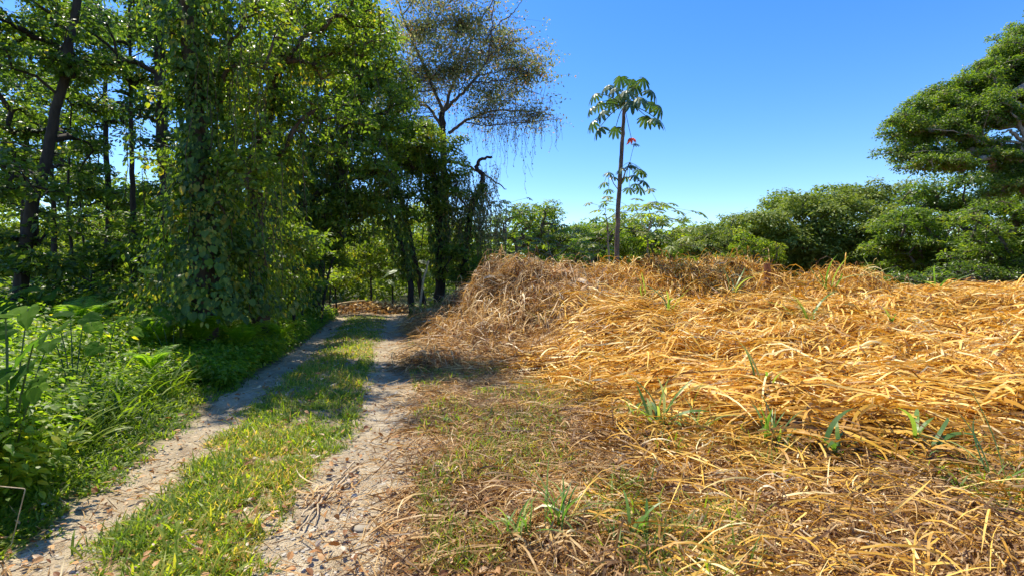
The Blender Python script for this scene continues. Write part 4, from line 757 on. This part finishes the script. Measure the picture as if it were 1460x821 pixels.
# broadleaf undergrowth of the left verge
def weeds(mb, n, reg, hh, per, ls, tpl=T_RHOMB):
    x, y = reg(n); n = len(x); h = rng.uniform(*hh, n) * (.6 + .9 * noise(x, y, 1.1, 61)); z = Hgt(x, y)
    top = np.stack([x + rng.normal(0, .12, n) * h, y + rng.normal(0, .12, n) * h, z + h], 1); b_ = np.stack([x, y, z], 1); tubes(mb, b_, top, .004, .002, r=rng.random(n) * .3)
    idx = np.repeat(np.arange(n), per); u = rng.random(len(idx)) ** .6; p = b_[idx] + (top - b_)[idx] * u[:, None]; a = rng.uniform(0, 6.28, len(idx)); d = np.stack([np.cos(a), np.sin(a), .25 + 0 * a], 1)
    sp = (.05 + .14 * rng.random(len(idx)))[:, None] * (.5 + h[idx][:, None])
    leaves(mb, p + d * sp, unit(np.stack([d[:, 0] * .3, d[:, 1] * .3, 1 + 0 * a], 1) + rng.normal(size=d.shape) * .28), d - [0, 0, .35], ls * rng.uniform(.5, 1.3, len(idx)) * (1 + .02 * np.hypot(x, y)[idx]), tpl, np.clip(.7 * rng.random(len(idx)) + .3 * noise(x, y, .8, 62)[idx], 0, 1))
mb = MB(); wreg = lambda x, y: (dl(x, y) > .75 + .5 * noise(x, y, .6, 63)) & (x > -13)
weeds(mb, 5200, reg_polar(wreg, 2.3, 17, 1.35), (.12, .38), 30, .055)
weeds(mb, 1700, reg_polar(lambda x, y: wreg(x, y) & (dl(x, y) > 1.8), 3.0, 17, 1.35), (.30, .62), 38, .075, T_OVATE)
weeds(mb, 230, lambda n: (lambda yy: (-1.03 * yy - .25 + rng.normal(0, .22, n), yy))(rng.uniform(3.0, 5.5, n)), (.35, .6), 44, .065, T_OVATE)
weeds(mb, 2300, reg_polar(lambda x, y: (dl(x, y) > .35) & (dl(x, y) < 2.6), 6.5, 20, 1.2), (.15, .42), 30, .065)
tag(mb.build('undergrowth', M['weed']), 'sunlit leafy weeds and creepers covering the left verge', 'undergrowth', kind='stuff')
mb = MB(); weeds(mb, 1500, reg_polar(lambda x, y: (dl(x, y) > 2.4) & (x > -22), 8.5, 26, 1.35), (.3, .9), 34, .11, T_OVATE)
weeds(mb, 500, reg_polar(lambda x, y: (x > -3.6) & (x < 1) & (y > 16.5), 16.5, 24, 1.2), (.2, .6), 24, .09)
tag(mb.build('undergrowth', M['leaf_mid']), 'shaded ground plants between the trunks of the wood', 'undergrowth', kind='stuff')

# gravel and fallen leaves
ic = np.array([(0, 0, 1), (.9, 0, .45), (.28, .85, .45), (-.72, .53, .45), (-.72, -.53, .45), (.28, -.85, .45), (.72, .53, -.45), (-.28, .85, -.45), (-.9, 0, -.45), (-.28, -.85, -.45), (.72, -.53, -.45), (0, 0, -1)])
icf = np.array([(0, 1, 2), (0, 2, 3), (0, 3, 4), (0, 4, 5), (0, 5, 1), (1, 6, 2), (2, 7, 3), (3, 8, 4), (4, 9, 5), (5, 10, 1), (6, 7, 2), (7, 8, 3), (8, 9, 4), (9, 10, 5), (10, 6, 1), (6, 11, 7), (7, 11, 8), (8, 11, 9), (9, 11, 10), (10, 11, 6)])
mb = MB(); ont = lambda x, y: (np.abs(x - tr(y)) < .42 + .25 * sst(6, 3, y)) | (np.abs(x - tl(y)) < .30)
x, y = reg_polar(ont, 2.0, 12, 1.2)(4200); n = len(x); s = np.minimum(.003 + rng.exponential(.0045, n), .024)
V = ic[None] * s[:, None, None] * rng.uniform(.6, 1.3, (n, 1, 3)) * [1, 1, .5] * rng.uniform(.8, 1.2, (n, 12, 1)) + np.stack([x, y, Hgt(x, y) + .007], 1)[:, None]
mb.add(V.reshape(-1, 3), (icf[None] + (np.arange(n) * 12)[:, None, None]).reshape(-1, 3), np.repeat(rng.random(n), 20)); tag(mb.build('gravel', M['stone']), 'small grey stones pressed into the wheel ruts', 'gravel', kind='stuff')
mb = MB(); x, y = reg_polar(lambda x, y: (x > tl(y) - 1.0), 2.1, 20, 1.25)(5200); n = len(x)
leaves(mb, np.stack([x, y, Hgt(x, y) + .02 + .04 * rng.random(n) + .12 * rng.random(n) * (mound_d(x, y) > .2)], 1), unit(rng.normal(size=(n, 3)) * .45 + [0, 0, 1]), unit(rng.normal(size=(n, 3)) * [1, 1, .1]), rng.uniform(.02, .065, n) * (1 + .03 * y), T_OVATE)
tag(mb.build('fallen_leaves', M['litter']), 'small orange and brown fallen leaves scattered on the ground', 'fallen leaves', kind='stuff')
SG = 'larger stones in the right wheel rut'
for (px, py, s, lab) in [(632, 676, .07, 'rounded grey stone at the right edge of the rut'), (622, 718, .05, 'pale stone just below the rounded grey one'), (516, 749, .06, 'flat light stone at the left of the near rut'), (572, 672, .035, 'small stone in the middle of the rut'),
                         (540, 775, .05, 'squat stone in the near rut'), (588, 705, .03, 'tiny pale stone in the middle of the near rut'), (560, 700, .04, 'dark grey stone left of the tiny pale stone'), (622, 800, .04, 'whitish stone near the bottom edge'), (270, 765, .05, 'stone at the edge of the left rut')]:
    x, y = G(px, py); mb = MB(); V = ic * s * rng.uniform(.75, 1.2, 3) * [1, 1, .4] * rng.uniform(.85, 1.15, (12, 1)) + [x, y, float(Hgt(x, y)) + .012]; mb.add(V, icf, rng.random())
    o = mb.build('stone', M['stone'], smooth=True); tag(o, lab, 'stone', SG); md = o.modifiers.new('s', 'SUBSURF'); md.levels = 2; md.render_levels = 2

# dry leaf bundle on the near rut
t = thing('dry_stalk_bundle', 'twisted bundle of dry cane stalks lying on the edge of the near rut', 'dry stalks', (*G(455, 710), .0))
mb = MB()
for (pts, r0) in [([(510, 668), (480, 695), (450, 720), (430, 745)], .012), ([(505, 660), (478, 690), (440, 715), (415, 720)], .008), ([(500, 690), (470, 700), (445, 735), (425, 770)], .010), ([(470, 700), (455, 725), (448, 755)], .008)]:
    q = smooth_path([(*G(*p_), .03 + .05 * math.sin(i)) for i, p_ in enumerate(pts)], 5, .006); q[:, 2] = Hgt(q[:, 0], q[:, 1]) + .02 + .03 * rng.random(len(q)); tube(mb, q, np.linspace(r0, r0 * .5, len(q)), 6)
mb.build('stalk', M['drystem'], t, True)
mb = MB(); x, y = G(462, 705); n = 34
bs = np.stack([rng.normal(x, .10, n), rng.normal(y, .12, n), 0 * np.zeros(n)], 1); bs[:, 2] = Hgt(bs[:, 0], bs[:, 1]) + .01 + .05 * rng.random(n)
ribbons(mb, bs, rng.normal(1.0, .5, n) + math.pi * (rng.random(n) < .5), rng.uniform(.10, .30, n), rng.uniform(.006, .018, n), 6, rng.uniform(.0, .2, n), rng.uniform(-.1, .4, n), curl=rng.normal(0, .6, n)); mb.build('dry_leaf', M['brush'], t)
# bent dry stem at left edge
t = thing('dry_reed', 'pale bent dry stem standing in the grass at the left edge', 'dry stem', (*G(14, 775), 0)); x, y = G(14, 775); k = y
mb = MB(); q = np.array([(x, y, Hgt(x, y)), P(36, 697, y), P(34, 696, y), P(-30, 690, y)]); q = np.concatenate([smooth_path(q[:2], 4), smooth_path(q[2:], 4)]); tube(mb, q, .003, 5); mb.build('stalk', M['drystem'], t, True)

# ------------------------------------------------------------------ tufts of fresh blades in the straw
TG = 'green tufts growing through the straw'
def tuft(px, py, Y, label, n=8, L=.45, W=.022):
    x = (px - 730) / F * Y; z = float(Hgt(x, Y)) + .09; L *= 1.55; W *= 1.15; mb = MB()
    bs = np.stack([rng.normal(x, .04, n), rng.normal(Y, .04, n), np.full(n, z)], 1)
    ribbons(mb, bs, rng.uniform(0, 6.28, n), rng.uniform(.5, 1.1, n) * L, W * rng.uniform(.7, 1.2, n), 8, rng.uniform(.55, .98, n), rng.uniform(.3, 1.1, n), curl=rng.normal(0, .4, n))
    tag(mb.build('grass_tuft', M['tuft']), label, 'grass tuft', TG)
for a_ in [(940, 0, 4.6, 'broad dark green tuft in the middle foreground, largest on the near straw', 16, .36, .028), (1000, 0, 4.4, 'slender green tuft right of the broad dark one', 12, .32, .014), (905, 0, 4.9, 'small tuft left of the broad dark one', 8, .22, .014),
           (1100, 0, 4.0, 'bushy low tuft in the shaded near straw', 16, .30, .016), (1190, 0, 3.8, 'stiff green blades standing right of the bushy low tuft', 6, .30, .03), (1085, 0, 5.4, 'pale leaning blades above the bushy low tuft', 7, .42, .022), (1300, 0, 3.9, 'dark wide blades lying out at the near right', 6, .42, .03),
           (1155, 0, 8.6, 'upright green tuft in the golden straw below the red stump', 10, .6, .025), (1270, 0, 8.2, 'small upright tuft at the right of the golden straw', 6, .4, .025), (1040, 0, 11.2, 'tall greyish blades on the crest below the white sheet', 9, .9, .03), (955, 0, 9.4, 'arching blue-green tuft on the middle of the slope', 9, .7, .03),
           (920, 0, 11.0, 'narrow tuft near the foot of the bare pole trunk', 6, .5, .02), (1180, 0, 11.5, 'fresh green tuft on the crest right of the red stump', 8, .7, .03), (1245, 0, 12.4, 'light tuft on the skyline of the straw field', 8, .7, .03), (1335, 0, 12.2, 'tuft of arching blades on the skyline further right', 8, .7, .03),
           (765, 0, 10.2, 'tiny green tuft on the brown slope', 5, .3, .02), (1420, 0, 3.3, 'long narrow blades at the right edge of the near straw', 6, .5, .012), (800, 0, 2.8, 'dense dull green tuft at the bottom edge right of the track', 26, .24, .010), (740, 0, 2.7, 'short dull tuft nearest the bottom edge beside the right rut', 22, .18, .010), (900, 0, 2.6, 'bright single-bladed tuft at the bottom edge', 5, .22, .018)]:
    tuft(*a_)
# small broadleaf weeds
for px, Y, lab in [(935, 3.2, 'low round-leaved weed at the near bottom beside the straw'), (1120, 4.3, 'two-leaved bright seedling in the near straw'), (690, 6.2, 'small weed on the verge right of the rut'), (640, 4.9, 'small weed in the right rut edge')]:
    x = (px - 730) / F * Y; mb = MB(); n = 14; a = rng.uniform(0, 6.28, n); d = np.stack([np.cos(a), np.sin(a), .2 + 0 * a], 1); c = np.array([x, Y, float(Hgt(x, Y)) + .03]) + d * rng.uniform(.01, .07, (n, 1)) + np.stack([0 * a, 0 * a, rng.random(n) * .07], 1)
    leaves(mb, c, unit(d * .3 + [0, 0, 1]), d, .055, T_OVATE, rng.random(n)); tag(mb.build('weed', M['weed']), lab, 'weed', 'small weeds by the straw')

# ------------------------------------------------------------------ ferns, broad-leaved plants, banana
def fern(label, px, Y, n, L, mt='fern'):
    x = (px - 730) / F * Y; z = float(Hgt(x, Y)) + .25; t = thing('fern', label, 'fern', (x, Y, z), 'ferns on the left verge')
    for k in range(n):
        a = k / n * 6.28 + rng.normal() * .3; h = np.array([math.cos(a), math.sin(a)]); S_ = 18; s = np.linspace(0, 1, S_ + 1); LL = L * rng.uniform(.75, 1.15); ang = 1.38 - 1.65 * s ** 1.3; pos = [np.array([x, Y, z])]
        for i in range(S_): pos.append(pos[-1] + np.array([h[0] * math.cos(ang[i]), h[1] * math.cos(ang[i]), math.sin(ang[i])]) * LL / S_)
        pos = np.array(pos); mb = MB(); tube(mb, pos, np.linspace(.006, .002, S_ + 1), 4, .3)
        side = np.array([-h[1], h[0], 0]); u = np.linspace(.16, 1, 30); c = np.stack([np.interp(u, s, pos[:, i]) for i in range(3)], 1); tdir = unit(np.gradient(c, axis=0)); w_ = np.sin(np.clip((u - .1) / .95, 0, 1) ** .7 * math.pi) * .24 * LL + .01
        for sg in (-1, 1):
            d = unit(side * sg + tdir * .35 - [0, 0, .12]); leaves(mb, c, np.cross(tdir, side)[:] * 1.0 + rng.normal(size=c.shape) * .08, d, w_, T_LANCE, np.clip(rng.normal(.5, .2, len(u)), 0, 1), wid=.9)
        mb.build('frond', M[mt], t)
for a_ in [('large bright fern in the middle of the left verge', 285, 7.8, 14, .85), ('fern left of the largest one behind the broad leaves', 225, 7.4, 12, .85), ('fern with pale fronds right of the largest one', 345, 8.0, 11, .7), ('low fern nearer the track below the largest one', 215, 5.8, 9, .45), ('fern half hidden at the foot of the creeper-clad trunk', 400, 9.4, 9, .55), ('fern at the far left behind the big broad leaves', 110, 7.6, 12, .9)]: fern(*a_)
def blade_leaf(mb, c, d, nrm, L, W, r=.5, seg=7, droop=.5, m=0):
    z = unit(nrm[None])[0]; y = unit((d - z * (d @ z))[None])[0]; x = np.cross(y, z); V = []; prof = [.45, .92, 1, .92, .76, .52, .26, .01]; J = [-1, -.5, 0, .5, 1]
    for i in range(seg + 1):
        u = i / seg; b_ = c + y * (u - .12) * L - z * droop * L * u * u; ww = W * .5 * prof[i]
        for j in J: V.append(b_ + x * ww * j + z * (.22 * ww * abs(j) - .30 * ww * j * j) + z * .05 * W * math.sin(i * 1.9) * abs(j) + (0 if j else -z * .04 * W) - (y * .10 * L * abs(j) if i == 0 else 0))
    k = len(J); f = [(i * k + j, i * k + j + 1, (i + 1) * k + j + 1, (i + 1) * k + j) for i in range(seg) for j in range(k - 1)]; mb.add(V, f, r, m)
def bigplant(label, px, Y, lv_, stem='stem', mt='bigleaf', name='broad_leaved_plant', grp='broad-leaved plants on the left verge'):
    x = (px - 730) / F * Y; z = float(Hgt(x, Y)); t = thing(name, label, 'plant', (x, Y, z), grp); sm = MB()
    if name == 'broad_leaved_plant' and px < 60 and Y < 4: lv_ = list(lv_) + [(lx + rng.normal() * 110 / Y, ly + abs(rng.normal()) * 200 / Y + 60 / Y, dy + rng.normal() * .15, L * .8, W * .8, hx * rng.choice([-1, 1]), hz - .2) for (lx, ly, dy, L, W, hx, hz) in lv_]
    for (lx, ly, dy, L, W, hx, hz) in lv_:
        c = P(lx, ly, Y + dy); b_ = np.array([x, Y, z]); tube(sm, smooth_path([b_, (b_ * .45 + c * .55) + [0, 0, .12], c], 4), np.linspace(.007, .004, 9), 5)
        mb = MB(); w_ = name == 'broad_leaved_plant'; blade_leaf(mb, c, np.array([hx, -.7, hz]) + w_ * rng.normal(size=3) * [.55, .4, .15], np.array([-hx * .15, -.42, 1]) + w_ * rng.normal(size=3) * [.45, .3, 0], L * rng.uniform(.65, 1.05), W * rng.uniform(.75, 1.05), rng.random(), droop=rng.uniform(.15, .5)); mb.build('leaf', M[mt], t)
    sm.build('stem', M[stem], t, True)
bigplant('largest broad-leaved plant at the left edge', 12, 3.4, [(8, 445, 0, .30, .24, .3, .1), (-25, 480, -.3, .30, .24, .5, -.1), (48, 488, -.25, .30, .25, -.1, -.5), (40, 440, .4, .26, .2, .8, .1), (-20, 450, .2, .3, .24, .3, 0), (55, 540, -.1, .22, .20, .4, -.3), (10, 530, -.2, .24, .2, -.3, -.3)])
bigplant('broad-leaved plant second from the left edge with arched leaves', 105, 5.0, [(85, 465, 0, .30, .22, .7, 0), (120, 452, .2, .28, .22, .6, -.1), (70, 470, -.2, .26, .2, .9, -.2), (140, 492, -.1, .22, .18, .5, -.3), (100, 445, .3, .28, .2, .2, .1), (95, 535, -.2, .24, .2, .2, -.3)])
bigplant('broad-leaved plant with rounded leaves beside the large fern', 150, 6.0, [(130, 462, 0, .26, .20, .8, .1), (165, 458, .1, .26, .2, .9, 0), (190, 470, .3, .22, .18, .7, -.2)])
bigplant('broad-leaved plant behind the fern near the wrapped trunk', 245, 7.2, [(225, 440, 0, .34, .24, .9, .1), (250, 450, .2, .28, .2, .7, -.2), (205, 452, -.1, .26, .2, .4, -.2)])
bigplant('shaded broad-leaved plant in the wood behind the leaning trunk', 60, 8.5, [(30, 415, 0, .5, .34, .8, 0), (70, 418, .2, .5, .34, .8, 0), (100, 428, -.2, .45, .3, .6, -.1), (10, 430, -.4, .4, .3, .5, 0), (130, 420, .4, .4, .3, .7, 0)])
bigplant('elephant-eared plant at the foot of the dark blue-green tree', 225, 8.6, [(205, 383, 0, .62, .22, 1.0, -.2), (240, 390, .2, .5, .22, 1.0, -.3), (262, 405, -.2, .35, .2, .5, -.3)], grp='broad-leaved plants inside the wood')
bigplant('low leafy plant on the verge edge near the shaded grass', 250, 6.4, [(262, 520, 0, .2, .09, .9, 0), (275, 508, .1, .22, .10, .9, 0), (240, 515, .1, .2, .1, -.6, 0)])
bigplant('pale-leaved banana plant left of the track bend', 395, 10.5, [(400, 362, 0, .62, .2, 1.3, .45), (395, 378, -.2, .5, .17, 1.2, .1), (380, 392, -.1, .4, .15, 1, .1), (385, 365, .3, .4, .15, -1, .2)], mt='banana', name='banana_plant', grp='banana plants')
bigplant('pale-leaved banana plant between the leaning trunk and the stake', 605, 21, [(600, 372, 0, .9, .3, 1.2, .0), (598, 383, -.2, .9, .28, 1.1, -.3), (565, 385, .1, .9, .3, -.6, .6), (555, 400, .1, .7, .3, .4, .4)], mt='banana', name='banana_plant', grp='banana plants')
bigplant('bromeliad-like tuft of dead orange blades on the wrapped trunk', 258, 7.7, [(250, 322, 0, .3, .03, -1, .2), (255, 326, 0, .32, .03, -1, -.05), (262, 320, .0, .3, .03, .8, .3), (250, 330, .1, .26, .03, -1, -.2), (266, 324, 0, .24, .03, .9, -.1)], mt='red', name='dead_leaf_tuft', grp='dead tufts')
